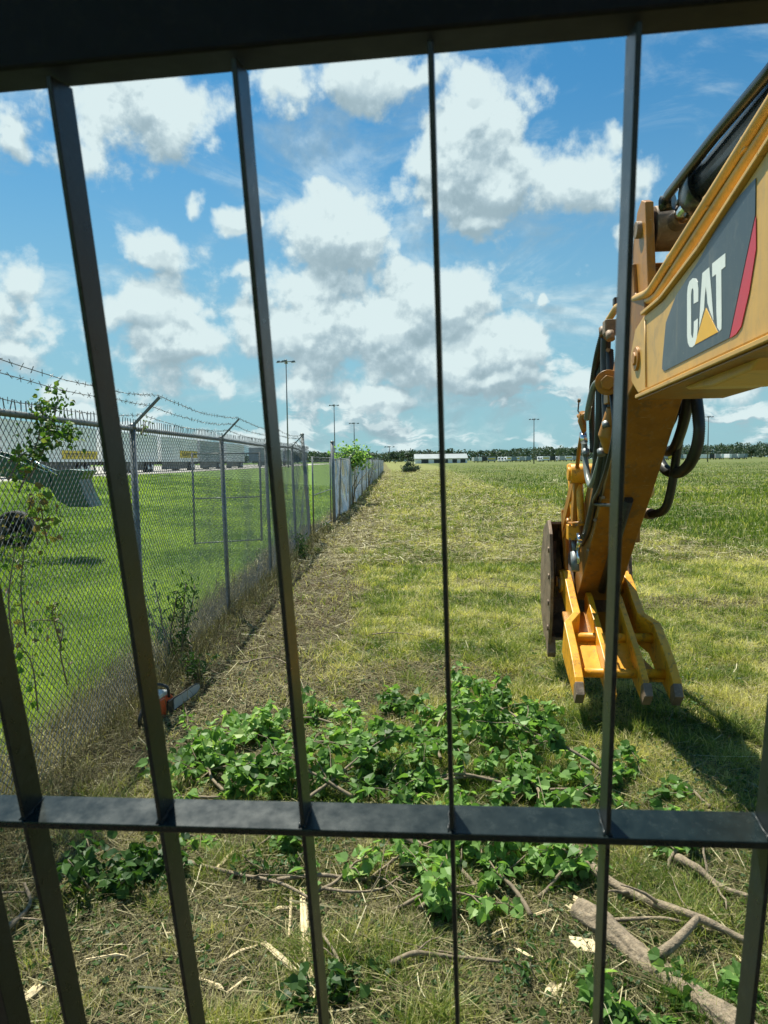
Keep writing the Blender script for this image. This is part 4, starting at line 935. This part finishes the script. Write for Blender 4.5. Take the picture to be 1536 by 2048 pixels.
# bare sticks and split wood
def stick_path(px_pts, lift=.03):
    out = []
    for i, (x, y) in enumerate(px_pts):
        p = onground(x, y); out.append(Vector((p.x, p.y, H_(p.x, p.y)+lift*(1+.25*math.sin(i*1.9)))))
    return out
def bare(px_pts, r, label, name='fallen_branch', m_='bark', lift=.035, cat='branch', twigs=2):
    pts = stick_path(px_pts, lift + .02 + r); rt_ = root(name, pts[0], label, cat, 'bare sticks on the ground'); pa = smooth_path(pts, 6); n = len(pa)
    mb = MB(); mb.tube(pa, [r*(1-.55*i/n)*(1+.10*math.sin(i*1.3)) for i in range(n)], 9); mb.build('stem', M[m_], rt_)
    for k in range(twigs):
        q = pa[random.randint(n//4, n-2)]; a = random.uniform(0, 6.28); w_ = walk(q, (math.cos(a), math.sin(a), .4), random.uniform(.15, .4), 5, .2, .08, .01)
        mb = MB(); mb.tube(w_, [r*.35, r*.3, r*.25, r*.2, r*.15, r*.1], 6); mb.build('twig', M[m_], rt_)
bare([(1080,1685),(1140,1735),(1210,1785),(1290,1830),(1390,1880),(1500,1925)], .030, 'long bare branch running from the cross bar down to the right edge above the log')
bare([(1355,1745),(1395,1775),(1440,1800),(1510,1825)], .022, 'grey forked branch at the right, above the long bare branch')
bare([(1225,1868),(1330,1872),(1420,1885),(1500,1905)], .009, 'thin wiry stick crossing over the long bare branch on the right', twigs=1)
bare([(265,1715),(310,1735),(400,1752),(480,1772),(560,1800),(630,1830)], .014, 'bent grey stick crossing from the second to the third bar below the cross bar')
bare([(555,1785),(640,1782),(730,1780),(760,1762),(810,1735)], .011, 'slim grey stick to the right of the third bar, ending in the leaves')
bare([(640,1800),(700,1815),(760,1800),(800,1775)], .008, 'thinner curved stick under the slim grey stick')
bare([(765,1680),(800,1700),(840,1712),(900,1708),(945,1700)], .020, 'forked branch stub just below the cross bar by the thin middle bar')
bare([(830,1690),(870,1697),(905,1702)], .012, 'short stub beside the forked branch below the cross bar', twigs=0)
bare([(780,1960),(830,1945),(900,1940),(960,1945),(1000,1962)], .012, 'dark arched stick low in the middle of the foreground', m_='twig')
bare([(1060,1580),(1078,1610),(1075,1630)], .012, 'short stick dropping out of the green pile onto the cross bar', twigs=0)
bare([(1100,1600),(1150,1605),(1200,1620)], .010, 'thin stick just above the cross bar left of the fifth bar', twigs=1)
bare([(0,1905),(25,1885),(50,1850),(62,1825),(50,1800)], .014, 'crooked stick at the left edge of the picture')
bare([(640,1890),(672,1945),(690,2000),(700,2046)], .007, 'thin weathered stick beside the third bar at the bottom', twigs=1)
bare([(480,1340),(540,1330),(575,1338),(600,1350)], .010, 'pale stick on the litter beyond the chainsaw', twigs=1)
bare([(745,1280),(790,1278),(850,1282)], .008, 'thin twig on the mown strip left of the thin middle bar', twigs=1)
bare([(385,1330),(372,1290),(392,1350),(440,1380)], .006, 'bent thin shoot arching over the chainsaw tip', m_='twig', twigs=1, lift=.15)
def splinter(px_pts, w, label, fray=True, lift=.04):
    pts = stick_path(px_pts, lift); rt_ = root('wood_splinter', pts[0], label, 'wood splinter', 'split pale wood pieces'); mb = MB(); n = len(pts)
    for k in range(4):
        o_ = Vector((random.gauss(0, w*.35), random.gauss(0, w*.35), abs(random.gauss(0, w*.25)))); st = random.randint(0, 1) if n > 2 else 0
        q = [p + o_*(1 + .8*i/n) for i, p in enumerate(pts)]
        q[-1] = q[-1] + (q[-1]-q[-2])*random.uniform(-.2, .15); q[0] = q[0] - (q[1]-q[0])*random.uniform(-.1, .1)
        mb.tube(q, [w*random.uniform(.35, .6)*(1 if 0 < i < n-1 else .55) for i in range(n)], 5, smooth=False)
    mb.build('split_fibres', M['rawwood'], rt_)
splinter([(600,1795),(603,1850),(606,1930),(620,2000),(632,2046)], .020, 'long upright pale splinter left of the third bar near the bottom')
splinter([(583,1770),(582,1830),(577,1900)], .008, 'thin pale splinter left of the long upright one')
splinter([(527,1905),(560,1940),(605,1978)], .016, 'pale split piece pointing down to the third bar')
splinter([(530,1905),(480,1925),(430,1948)], .009, 'thin pale splinter joined at the tip of the pale split piece')
splinter([(468,1718),(448,1742),(420,1765)], .016, 'frayed pale stub under the cross bar right of the second bar')
splinter([(400,1978),(440,2000),(452,2005)], .012, 'short thick splinter right of the second bar near the bottom')
splinter([(452,2005),(490,1980)], .008, 'short thin splinter leaning away from the short thick one')
splinter([(170,1940),(230,1935),(255,1932)], .012, 'pale splinter between the first and second bar')
splinter([(262,1942),(300,1928)], .008, 'small pale splinter left of the second bar')
splinter([(20,2040),(60,2015),(82,1985)], .022, 'broad pale splinter at the bottom left corner')
splinter([(315,1885),(342,1887)], .010, 'short pale chip on the litter left of the second bar')
splinter([(795,1745),(840,1748),(878,1758)], .012, 'curved pale splinter below the forked branch stub')
splinter([(950,1850),(975,1832)], .012, 'small pale splinter left of the log end, under the leaves')
splinter([(975,1893),(1012,1880)], .010, 'pale chip lower in the middle of the foreground')
splinter([(1060,1850),(1102,1838)], .011, 'white splinter pointing at the broken log end')
splinter([(1032,1920),(1062,1945)], .016, 'pale bark piece below the leaves left of the fifth bar')
splinter([(600,1830),(560,1600+235),(545,1836)], .010, 'grey-white splinter crossing the third bar')
splinter([(1468,1925),(1490,1955)], .012, 'orange-pale splinter left of the right bar')
def slab(px, py, L, w, ang, label):
    p = onground(px, py); rt_ = root('bark_chunk', (p.x, p.y, H_(p.x, p.y)), label, 'bark chunk'); a = Vector((math.cos(ang), math.sin(ang), .12)); b = Vector((-math.sin(ang), math.cos(ang), .25))
    c = Vector((p.x, p.y, H_(p.x, p.y)+.03)); mb = MB(); prof = [(-.5, 0), (-.3, .32), (.05, .5), (.38, .22), (.55, .02), (.3, -.28), (-.05, -.5), (-.35, -.3)]
    up_ = Vector((0, 0, .015)); vs = [c + a*x*L + b*y*w + up_*(1+random.random()) for x, y in prof] + [c + a*x*L + b*y*w - up_ for x, y in prof]; n = len(prof)
    mb.add(vs, [tuple(range(n)), tuple(reversed(range(n, 2*n)))] + [(i, i+n, (i+1) % n+n, (i+1) % n) for i in range(n)]); mb.build('wood_face', M['rawwood'], rt_, .002)
slab(1172, 1913, .17, .07, -.85, 'flat pale wood slab lying just left of the fifth bar below the log')
slab(1106, 2003, .08, .05, .4, 'small pale wood chunk left of the fifth bar near the bottom edge')

# the log
lg = [onground(x, y) + Vector((0, 0, .05)) for x, y in ((1158,1842),(1240,1908),(1330,1980),(1420,2052),(1520,2130))]; lg = [lg[0].lerp(lg[-1], t/9) + Vector((0, 0, .012*math.sin(t))) for t in range(10)]; rt_ = root('log', lg[0], 'thick weathered grey log with a splintered broken end, lower right foreground', 'log')
pa = smooth_path(lg, 8); mb = MB(); seg = 56; n = len(pa); vs = []
for i, p in enumerate(pa):
    t = (pa[min(i+1, n-1)]-pa[max(i-1, 0)]).normalized(); s_ = t.cross(Vector((0, 0, 1))).normalized(); u_ = s_.cross(t)
    for k in range(seg):
        a = 2*math.pi*k/seg; r = .052*(1 + .05*math.sin(5*a+i*.05) + .16*(float(vnoise(k*.55 + .25*math.sin(i*.3), i*.22, 1.0, 7))-.5) + .03*random.random())*(1 + .08*math.sin(i*.21)); r *= 1 + (.12 if 9 < i < 14 and 1 < a < 2.4 else 0)
        vs.append(p + s_*math.cos(a)*r + u_*math.sin(a)*r)
mb.add(vs, [(i*seg+k, i*seg+(k+1) % seg, (i+1)*seg+(k+1) % seg, (i+1)*seg+k) for i in range(n-1) for k in range(seg)] + [tuple(range(seg)), tuple((n-1)*seg+k for k in reversed(range(seg)))], True)
mb.build('bark', M['bark'], rt_)
mb = MB(); t = (pa[0]-pa[1]).normalized(); s_ = t.cross(Vector((0, 0, 1))).normalized(); u_ = s_.cross(t)
for k in range(60):
    a = random.uniform(0, 6.28); r = .045*math.sqrt(random.random()); o_ = s_*math.cos(a)*r + u_*math.sin(a)*r; mb.tube([pa[0]+o_-t*.03, pa[0]+o_*1.02+t*random.uniform(.005, .05)], [.009, .003], 5, smooth=False)
mb.build('broken_end', M['rawwood'], rt_)
mb = MB(); q = pa[34]; mb.tube([q+Vector((0, 0, .04)), q+Vector((.10, .035, .085)), q+Vector((.19, .10, .11)), q+Vector((.24, .14, .125))], [.026, .020, .017, .012], 9); mb.build('branch_stub', M['bark'], rt_)

# ------------------------------------------------------------------ chainsaw
c0 = onground(318, 1440); g0 = H_(c0.x, c0.y); ax = Vector((.17, .985, 0)).normalized(); sd_ = Vector((.985, -.17, 0)); zz = Vector((0, 0, 1)); o_ = Vector((c0.x, c0.y, g0)) - Vector((.02, 0, 0))
cs_ = root('chainsaw', o_, 'orange-red chainsaw with a pale top cover lying on the litter by the fence foot', 'chainsaw')
def S_(a, s, z): return o_ + (ax*a + sd_*s + zz*z)*.88
mb = MB(); pr = [(-.10, .03), (.16, .02), (.20, .06), (.19, .17), (.12, .22), (-.08, .22), (-.13, .16)]
mb.prism(pr, lambda a, b, z: S_(b, a, z), -.085, .085); mb.build('body', M['sawred'], cs_, .012)
mb = MB(); mb.prism([(-.12, .218), (.14, .215), (.10, .262), (-.08, .268)], lambda a, b, z: S_(b, a, z), -.075, .075); mb.build('top_cover', M['sawwhite'], cs_, .012)
mb = MB(); mb.prism([(.02, .04), (.22, .04), (.22, .16), (.04, .17)], lambda a, b, z: S_(b, a, z), .085, .105); mb.build('clutch_cover', M['black'], cs_, .006)
mb = MB(); bar = [(.14, .05), (.62, .05), (.70, .075), (.72, .10), (.70, .13), (.62, .15), (.14, .165)]; mb.prism(bar, lambda a, b, z: S_(b, a, z), .106, .112); gb = mb.build('guide_bar', M['greytr'], cs_)
mb = MB(); mb.tube([S_(b, .109, z) for b, z in bar], .006, 6); mb.build('chain', M['black'], gb)
mb = MB(); mb.tube(smooth_path([S_(.06, -.10, .06), S_(.06, -.12, .20), S_(.05, -.09, .31), S_(.05, .08, .31), S_(.07, .10, .20)], 5), .012, 8); mb.build('front_handle', M['black'], cs_)
mb = MB(); mb.tube(smooth_path([S_(-.10, 0, .20), S_(-.22, 0, .19), S_(-.30, 0, .12), S_(-.28, 0, .05), S_(-.12, 0, .04)], 5), .016, 8); mb.build('rear_handle', M['black'], cs_)

# ------------------------------------------------------------------ green tractor beyond the fence (nose, loader and front wheel reach into the picture)
Yt = 15.0; q = atY(150, 1000, Yt); gz = H_(q.x-1.5, Yt); tr = root('tractor', (q.x-3, Yt, gz), 'dark green tractor with a front loader, behind the vine-grown near fence at the left edge', 'tractor')
def TP(px, py, dy=0): return atY(px, py, Yt+dy)
def tprism(pts, y0, y1, name, m_, par, bev=.01):
    P = [TP(*p) for p in pts]; mb = MB(); n = len(P); vs = [Vector((p.x, Yt+y0, p.z)) for p in P] + [Vector((p.x, Yt+y1, p.z)) for p in P]
    mb.add(vs, [tuple(range(n)), tuple(reversed(range(n, 2*n)))] + [(i, i+n, (i+1) % n+n, (i+1) % n) for i in range(n)]); return mb.build(name, M[m_], par, bev)
for y0 in (-.35, .25):
    tprism([(-120,905),(-60,893),(0,905),(60,925),(112,945),(118,975),(100,972),(50,957),(0,950),(-60,935),(-120,950)], y0, y0+.09, 'loader_arm', 'green', tr)
lb_ = tprism([(108,943),(150,938),(182,941),(170,958),(178,985),(192,1013),(150,1012),(128,1000),(112,975)], -.30, .35, 'loader_bucket', 'green', tr)
mb = MB(); a, b = TP(70, 915), TP(128, 950); mb.tube([(a.x, Yt-.3, a.z), (b.x, Yt-.3, b.z)], .025, 8); mb.build('loader_cylinder', M['chrome'], tr)
tprism([(-330,890),(-200,860),(-90,868),(-40,890),(-30,940),(-40,985),(-330,985)], -.38, .30, 'hood', 'green', tr, .04)
for dy, (cx_, cy_), r in ((-.75, (-8, 1035), .42), (.65, (-8, 1035), .42), (-.8, (-300, 1000), .72), (.6, (-300, 1000), .72)):
    c_ = TP(cx_, cy_); cz = gz + r; mb = MB(); prof = [(0, r*.62), (0, r*.93), (.03, r), (.22, r), (.25, r*.93), (.25, r*.62)]
    sg = 32; vs = []
    for k in range(sg):
        a = 2*math.pi*k/sg
        for y_, rr in prof: vs.append((c_.x+math.cos(a)*rr*(1.02 if (k % 2 and rr == r) else 1), Yt+dy+y_, cz+math.sin(a)*rr))
    m_ = len(prof); mb.add(vs, [(k*m_+j, ((k+1) % sg)*m_+j, ((k+1) % sg)*m_+(j+1) % m_, k*m_+(j+1) % m_) for k in range(sg) for j in range(m_)], False); w_ = mb.build('tyre', M['tyre'], tr)
    mb = MB(); mb.tube([(c_.x, Yt+dy+.06, cz), (c_.x, Yt+dy+.20, cz)], r*.63, 24); mb.build('rim', M['black'], w_)
a = TP(-8, 1035); b = TP(-300, 1000); mb = MB(); mb.box(((a.x+b.x)/2, Yt, gz+.55), (abs(a.x-b.x)+.2, .35, .3)); mb.tube([(a.x, Yt-.6, gz+.42), (a.x, Yt+.8, gz+.42)], .05, 8); mb.tube([(b.x, Yt-.7, gz+.72), (b.x, Yt+.7, gz+.72)], .07, 8); mb.build('frame', M['black'], tr)

# ------------------------------------------------------------------ living plants along the fences
def vine(paths, nleaf, label, tint=.5, size=.055, cat='vine', spread=.07, name='vine'):
    rt_ = root(name, paths[0][0], label, cat); mb = MB(); items = []
    for p in paths:
        pa = smooth_path(p, 5); mb.tube(pa, [.006*(1-.6*i/len(pa)) for i in range(len(pa))], 5)
        for k in range(nleaf//len(paths)):
            q = random.choice(pa[len(pa)//5:]) + Vector((random.gauss(0, spread), random.gauss(0, spread*.6), random.gauss(0, spread)))
            items.append((q, (random.gauss(0, 1), random.gauss(0, 1), random.uniform(-1.2, .5)), (random.gauss(0, 1), random.gauss(0, 1), random.gauss(.3, 1)), size*random.uniform(.5, 1.3), min(1, max(0, random.gauss(tint, .25)))))
    mb.build('stem', M['twig'], rt_); leaf_mesh('foliage', items, M['vine'], rt_); return rt_
fy = lambda px, py, Y, dx=.04: Vector((float(fence_x(Y))+dx, Y, atY(px, py, Y).z))
def fpx(px, py, off=.05):      # point on the fence plane seen at a pixel
    d = ray(px, py); t = -2.24/d.x; return Vector((-2.24+off, t*d.y, H+t*d.z))
vine([[fpx(20, 985), fpx(45, 930), fpx(60, 880), fpx(70, 830), fpx(62, 800)], [fpx(40, 960), fpx(70, 905), fpx(88, 850), fpx(100, 805), fpx(98, 792)], [fpx(60, 880), fpx(90, 870), fpx(118, 865), fpx(125, 878)]], 420, 'leafy vine climbing above the top rail of the near fence at far left', .45, .036, spread=.045)
vine([[fpx(0, 925), fpx(30, 908), fpx(60, 893), fpx(75, 885)], [fpx(0, 960), fpx(20, 925), fpx(50, 905)]], 90, 'vine with yellowish leaves on the near fence below the climbing one', .6, .036, spread=.05)
vine([[fpx(10, 1300), fpx(0, 1200), fpx(10, 1120), fpx(20, 1060)], [fpx(35, 1270), fpx(25, 1180), fpx(30, 1100), fpx(10, 1070)]], 70, 'dry yellowing vine low on the near fence at the left edge', .8, .034, spread=.06)
vine([[fpx(120, 1370), fpx(105, 1300), fpx(110, 1250), fpx(60, 1240), fpx(30, 1250)], [fpx(110, 1300), fpx(90, 1230), fpx(100, 1210)], [fpx(60, 1420), fpx(48, 1330), fpx(20, 1290)]], 60, 'nearly bare brown vine stems looping on the near fence, left of the second bar', .8, .045, spread=.05)
vine([[fpx(80, 1090), fpx(72, 1050), fpx(66, 1015), fpx(60, 1000)]], 60, 'brown withered vine cluster halfway up the near fence, left of the second bar', .95, .05, spread=.045)
vine([[fpx(272, 870), fpx(278, 850), fpx(282, 842)]], 18, 'tiny sprig growing at the top of the first fence post', .5, .03, spread=.03)
def shrub(px, py, h, w, n, label, m_='weed', tint=.5, size=.05, shape='lance', name='shrub', cat='shrub', stems=6, Y=None):
    p = onground(px, py) if Y is None else atY(px, py, Y); g_ = H_(p.x, p.y); b_ = Vector((p.x, p.y, g_)); rt_ = root(name, b_, label, cat); mb = MB(); items = []
    for k in range(stems):
        a = random.uniform(0, 6.28); w_ = walk(b_, (math.cos(a)*w/h, math.sin(a)*w/h, 1), h*random.uniform(.7, 1.1), 7, .14); mb.tube(w_, [.012*h*(1-.7*i/7)+.002 for i in range(8)], 5)
        for j in range(n//stems):
            i = random.randint(2 if name != 'sapling' else 5, 7); q = w_[i] + Vector((random.gauss(0, w*.16), random.gauss(0, w*.16), random.gauss(0, h*.06))); q.z = max(q.z, g_+.02)
            if name == 'sapling': q = b_ + Vector((random.gauss(0, w), random.gauss(0, w), h*.90 + random.gauss(0, w*.75)))
            items.append((q, (random.gauss(0, 1), random.gauss(0, 1), random.gauss(.1, .8)), (random.gauss(0, .6), random.gauss(0, .6), 1), size*random.uniform(.6, 1.3), min(1, max(0, random.gauss(tint, .25)))))
    mb.build('stem', M['twig'], rt_); leaf_mesh('foliage', items, M[m_], rt_, shape); return rt_
shrub(362, 1335, .85, .22, 420, 'tall dark weed at the fence foot behind the chainsaw', size=.07)
shrub(395, 1365, .35, .18, 160, 'low dark weed right above the chainsaw bar', size=.06)
shrub(600, 1120, .55, .35, 260, 'dark green weed clump at the foot of the terminal fence post', size=.08)
shrub(592, 1095, .9, .18, 120, 'slim upright weed left of the terminal fence post', size=.07)
shrub(705, 1010, 2.55, .34, 1500, 'leafy green sapling overtopping the far fence just past the gate', 'leaf', .62, .13, 'tallow', 'sapling', 'sapling')
shrub(738, 975, 2.0, .22, 130, 'smaller green sapling on the far fence behind the leafy one', 'leaf', .5, .10, 'tallow', 'sapling', 'sapling')
shrub(655, 1065, .3, .3, 120, 'small weed tuft in the gate opening', size=.07)
shrub(745, 1590, .25, .3, 160, 'dark weed clump inside the pile above the cross bar', size=.06)
shrub(215, 1790, .28, .3, 260, 'broad dark green weed patch between the first and second bar', size=.055, shape='tallow')
shrub(300, 1780, .22, .25, 200, 'dark green weed at the left side of the second bar below the cross bar', size=.05, shape='tallow')
shrub(655, 2030, .18, .25, 160, 'dark leafy weed at the bottom edge right of the third bar', size=.05, shape='tallow')
shrub(1085, 1975, .12, .12, 60, 'small rosette weed left of the fifth bar near the bottom', size=.05)
shrub(1060, 1905, .10, .12, 40, 'low ragged weed below the leaves, left of the log end', size=.05)
shrub(740, 1895, .08, .1, 30, 'tiny weed in the middle of the foreground litter', size=.04)
shrub(550, 1755, .2, .3, 160, 'weed clump left of the third bar under the cross bar', size=.05)
# heap of cut brush on the cleared strip far down the fence
Yp = 128; p = atY(821, 928, Yp); rt_ = root('brush_heap', (p.x, Yp, 0), 'dark heap of cut brush at the far end of the cleared strip', 'brush heap')
cpts = np.concatenate([leaf_cloud(p.x+rng.uniform(-1.3, 1.5), Yp+rng.uniform(-1, 1), rng.uniform(.3, .9), .8, .8, .5, 120, 1, shell=.2) for _ in range(14)] + [leaf_cloud(p.x+rng.uniform(-.7, .8), Yp+.5, rng.uniform(1.1, 1.7), .5, .5, .45, 60, 1, shell=.1) for _ in range(6)])
V, l_, s_ = quads(cpts, .13); npmesh('foliage', V, l_, s_, None, M['wood'], np.repeat(np.clip(rng.normal(.4, .25, len(cpts)), 0, 1), 4), parent=rt_)
mb = MB()
for k in range(16): w_ = walk((p.x+rng.uniform(-1, 1), Yp, .1), (rng.normal(), rng.normal(), .9), 1.9, 5, .2); mb.tube(w_, [.04, .035, .03, .02, .015, .01], 5)
mb.build('stem', M['twig'], rt_)

# ------------------------------------------------------------------ grass blades and litter
def scatter(n, y0, y1, power=1.0, margin=1.12, xlim=None):
    """points on the ground inside a wedge a little wider than the view, denser near"""
    u = rng.random(n); y = (y0**(1-power) + u*(y1**(1-power)-y0**(1-power)))**(1/(1-power)) if power != 1 else y0*(y1/y0)**u
    x = rng.uniform(-1, 1, n)*y*.56*margin + rng.uniform(-.4, .4, n); return x, y
def blades(name, x, y, h, w, tint, material, lean=.45, flat=0.0, **tags):
    n = len(x); z = hgt(x, y); az_ = rng.uniform(0, 2*np.pi, n); d = np.stack([np.cos(az_), np.sin(az_)], 1); ln = np.abs(rng.normal(lean, lean*.5, n))[:, None]
    s = np.stack([-d[:, 1], d[:, 0]], 1); fa = rng.uniform(0, 2*np.pi, n); s = np.stack([np.cos(fa), np.sin(fa)], 1)
    base = np.stack([x, y, z-.005], 1); w = np.asarray(w)[:, None]*np.ones((n, 1)); h = h[:, None]
    def P(f, wf): 
        off = d*(ln*h*f**1.6); zz_ = h*f*(1-.35*ln*f)
        c = base + np.concatenate([off, zz_], 1); e = np.concatenate([s*w*wf, np.zeros((n, 1))], 1); return c-e, c+e
    a0, a1 = P(0, .5); b0, b1 = P(.55, .42); t0, _ = P(1.0, 0)
    V = np.stack([a0, a1, b1, b0, t0], 1).reshape(-1, 3); i = np.arange(n)[:, None]*5
    LPp = np.concatenate([i + np.array([[0, 1, 2, 3]]), i + np.array([[3, 2, 4]])], 1).ravel()
    st = (np.arange(n)[:, None]*7 + np.array([[0, 4]])).ravel()
    return npmesh(name, V, LPp, st, None, material, np.repeat(np.clip(tint, 0, 1), 5), **tags)
def keep(mask, *arr): return [a[mask] for a in arr]
def coarse(y): return np.clip(y/5.0, .75, 9)
def make_grass(n, y0, y1, pw):
    x, y = scatter(n, y0, y1, pw); lw, dt, tl = zone_lawn(x, y), zone_dirt(x, y), zone_tall(x, y); pt = fbm(x, y, 1.3, 51); cl = fbm(x, y, 5.0, 53, 2)
    p = (1-lw)*(1-tl)*(1-.62*dt - .30*dt*(y > 4.8))*sstep(.28, .62, .55*pt+.45*cl+.12); ok = rng.random(n) < p*1.25 + .06*(1-lw)*(1-tl)
    x, y, pt, cl, dt = keep(ok, x, y, pt, cl, dt); k = len(x); g = .34*pt + .26*fbm(x, y, .32, 57) + .40*fbm(x, y, 3.1, 59, 2)
    tint = .54 + (.5-g)*3.2 + rng.normal(0, .17, k) + (rng.random(k) < .22)*.35 + dt*.2
    h = (.045 + .10*sstep(.45, .75, cl)*rng.random(k) + .03*rng.random(k))*(1 + .15*coarse(y)); return x, y, h, .0042*coarse(y), tint
for nm, n, y0, y1, pw in (('mown_grass', 330000, 2.2, 13, 1.25), ('mown_grass', 290000, 13, 170, 1.55)):
    x, y, h, w, t_ = make_grass(n, y0, y1, pw); blades(nm, x, y, h, w, t_, M['grass'], .7, kind='stuff', label='yellow-green mown grass covering the cleared strip')
def lawnf(n, y0, y1, pw):
    y = None; u = rng.random(n); y = (y0**(1-pw) + u*(y1**(1-pw)-y0**(1-pw)))**(1/(1-pw)); x = -rng.random(n)**.8*(y*.62) - .3
    ok = rng.random(n) < zone_lawn(x, y)*sstep(-22, -18, x); x, y = keep(ok, x, y); k = len(x)
    t_ = .5 + (fbm(x, y, .5, 61)-.5)*2.0 + .08*np.sin(x*3.4) + rng.normal(0, .16, k) - .3*sstep(.55, .7, fbm(x, y*.3, .9, 63)); return x, y, (.05+.04*rng.random(k))*(1+.12*coarse(y)), .0046*coarse(y), t_
x, y, h, w, t_ = lawnf(260000, 3, 60, 1.35); blades('lawn_grass', x, y, h, w, t_, M['lawn'], .5, kind='stuff', label='vivid green lawn behind the near fence')
n = 240000; x, y = scatter(n, 8, 260, 1.45); tl = zone_tall(x, y)*(x > 0); ok = rng.random(n) < tl*(.55+.6*fbm(x, y, .4, 71)); x, y = keep(ok, x, y); k = len(x)
patch = fbm(x, y, .16, 73); h = (.06 + .22*rng.random(k)*sstep(.35, .7, fbm(x, y, .35, 75)) + .09*rng.random(k))*(1+.006*y)
t_ = .08 + 1.5*(patch-.45) + rng.normal(0, .17, k) + (rng.random(k) < .15)*.40
blades('tall_grass', x, y, h, .0050*coarse(y)*1.15, t_, M['grass'], .45, kind='stuff', label='tall uncut dark green grass to the right of the cleared strip')
# ragged longer tufts left standing by the mower
tx, ty = [], []
for px, py, r_, n_ in ((1395,1835,.16,900),(1375,1800,.08,300),(700,1110,.35,700),(960,1150,.5,900),(880,1060,.5,700),(1000,1300,.35,700),(960,1390,.4,900),(1150,1130,.6,900),(1090,1440,.35,600),(790,1220,.3,500),(1480,1500,.35,900),(1400,1300,.5,900),(850,2030,.14,500),(690,1480,.25,400),(1250,1760,.15,300),(470,1740,.15,300),(1000,1010,.8,700),(1460,1180,.9,900)):
    p = onground(px, py); k_ = 7
    for _ in range(k_): cx_, cy_ = p.x + rng.normal(0, r_*.7), p.y + rng.normal(0, r_*.9); tx.append(rng.normal(cx_, r_*.16, n_//k_)); ty.append(rng.normal(cy_, r_*.16, n_//k_))
tx, ty = np.concatenate(tx), np.concatenate(ty); blades('mown_grass', tx, ty, (.07+.13*rng.random(len(tx)))*(1+.05*coarse(ty)), .0042*coarse(ty), rng.normal(.42, .14, len(tx)) + (rng.random(len(tx)) < .15)*.35, M['grass'], .85, kind='stuff', label='longer yellow-green grass tufts in the cleared strip')
# straw, chips and dead stems lying about
def litter(name, n, y0, y1, pw, lo, hi, wd, weight, lift, label, tshift=0):
    x, y = scatter(n, y0, y1, pw); p = weight(x, y); ok = rng.random(n) < p; x, y = keep(ok, x, y); n = len(x); az_ = rng.uniform(0, np.pi, n); L = rng.uniform(lo, hi, n)*(1+.10*y); w = wd*coarse(y)*rng.uniform(.5, 1.4, n)
    z = hgt(x, y) + rng.random(n)**1.7*lift + .006; d = np.stack([np.cos(az_), np.sin(az_), rng.normal(0, .22, n)], 1); s = np.stack([-np.sin(az_), np.cos(az_), rng.normal(0, .5, n)], 1)
    c = np.stack([x, y, z], 1); bend = np.stack([-np.sin(az_), np.cos(az_), np.zeros(n)], 1)*rng.normal(0, .055, n)[:, None]; L = L[:, None]; w = w[:, None]
    rows = []
    for f in (-.5, 0, .5): q = c + d*L*f + bend*L*(1-4*f*f); rows += [q - s*w*.5, q + s*w*.5]
    V = np.stack(rows, 1).reshape(-1, 3); i = np.arange(n)[:, None]*6; LPp = np.concatenate([i+np.array([[0, 1, 3, 2]]), i+np.array([[2, 3, 5, 4]])], 1).ravel()
    t_ = np.clip(rng.beta(1.3, 1.9, n) + tshift, 0, 1); npmesh(name, V, LPp, np.arange(2*n)*4, None, M['straw'], np.repeat(t_, 6), kind='stuff', label=label)
litter('straw_litter', 230000, 2.2, 14, 1.25, .03, .15, .0030, lambda x, y: (.20 + .8*zone_dirt(x, y))*(1-.93*zone_lawn(x, y))*(1-zone_tall(x, y)*.6), .045, 'dry straw and chipped stems strewn over the soil', -.10)
litter('straw_litter', 150000, 14, 150, 1.55, .05, .16, .0034, lambda x, y: (.75+.25*zone_dirt(x, y))*(1-zone_lawn(x, y))*(1-zone_tall(x, y)*.85), .08, 'dry straw scattered over the distant mown strip', .12)
litter('dead_stems', 4200, 2.2, 9, 1.2, .08, .30, .0045, lambda x, y: (.10+.9*zone_dirt(x, y))*(1-.9*zone_lawn(x, y)), .06, 'longer dead stems and twigs lying in the foreground litter', .15)
# pale chips and torn leaves thrown out by the saw
n = 9000; x, y = scatter(n, 2.2, 10, 1.2); ok = rng.random(n) < (.12+.88*zone_dirt(x, y))*(1-zone_lawn(x, y)); x, y = keep(ok, x, y)
V, l_, s_ = quads(np.stack([x, y, hgt(x, y)+.012+.03*rng.random(len(x))], 1), .011*(1+.06*y), .8); npmesh('wood_chips', V, l_, s_, None, M['straw'], np.repeat(np.clip(rng.beta(1.1, 1.2, len(x)), 0, 1), 4), kind='stuff', label='pale wood chips and torn dry leaves scattered in the litter')
# dead weeds caught standing in the foot of the fence
n = 26000; y = rng.uniform(2, 22, n)**1; y = 2*(22/2)**rng.random(n); x = fence_x(y) + rng.normal(-.10, .26, n); h = (.06+.36*rng.random(n)**2)*(.5+fbm(y, y*0, .8, 81)); t_ = rng.beta(1.4, 1.8, n)
blades('dead_fence_weeds', x, y, h, .0034*coarse(y), t_*.8+.15, M['straw'], .5, kind='stuff', label='grey-brown dead weeds standing in the foot of the near fence')
n = 26000; x, y = scatter(n, 2.2, 8, 1.2); g_ = fbm(x, y, .9, 91); ok = (g_ > .47)*(zone_lawn(x, y) < .3) > 0; x, y = keep(ok, x, y); k = len(x)
items = [((x[i], y[i], float(hgt(x[i], y[i]))+random.uniform(.01, .05)), (random.gauss(0, 1), random.gauss(0, 1), random.gauss(.2, .4)), (random.gauss(0, .4), random.gauss(0, .4), 1), random.uniform(.012, .035), random.random()*.9) for i in range(k)]
leaf_mesh('low_weeds', items, M['weed'], None, 'tallow', kind='stuff', label='small broad-leaved weeds creeping through the litter')
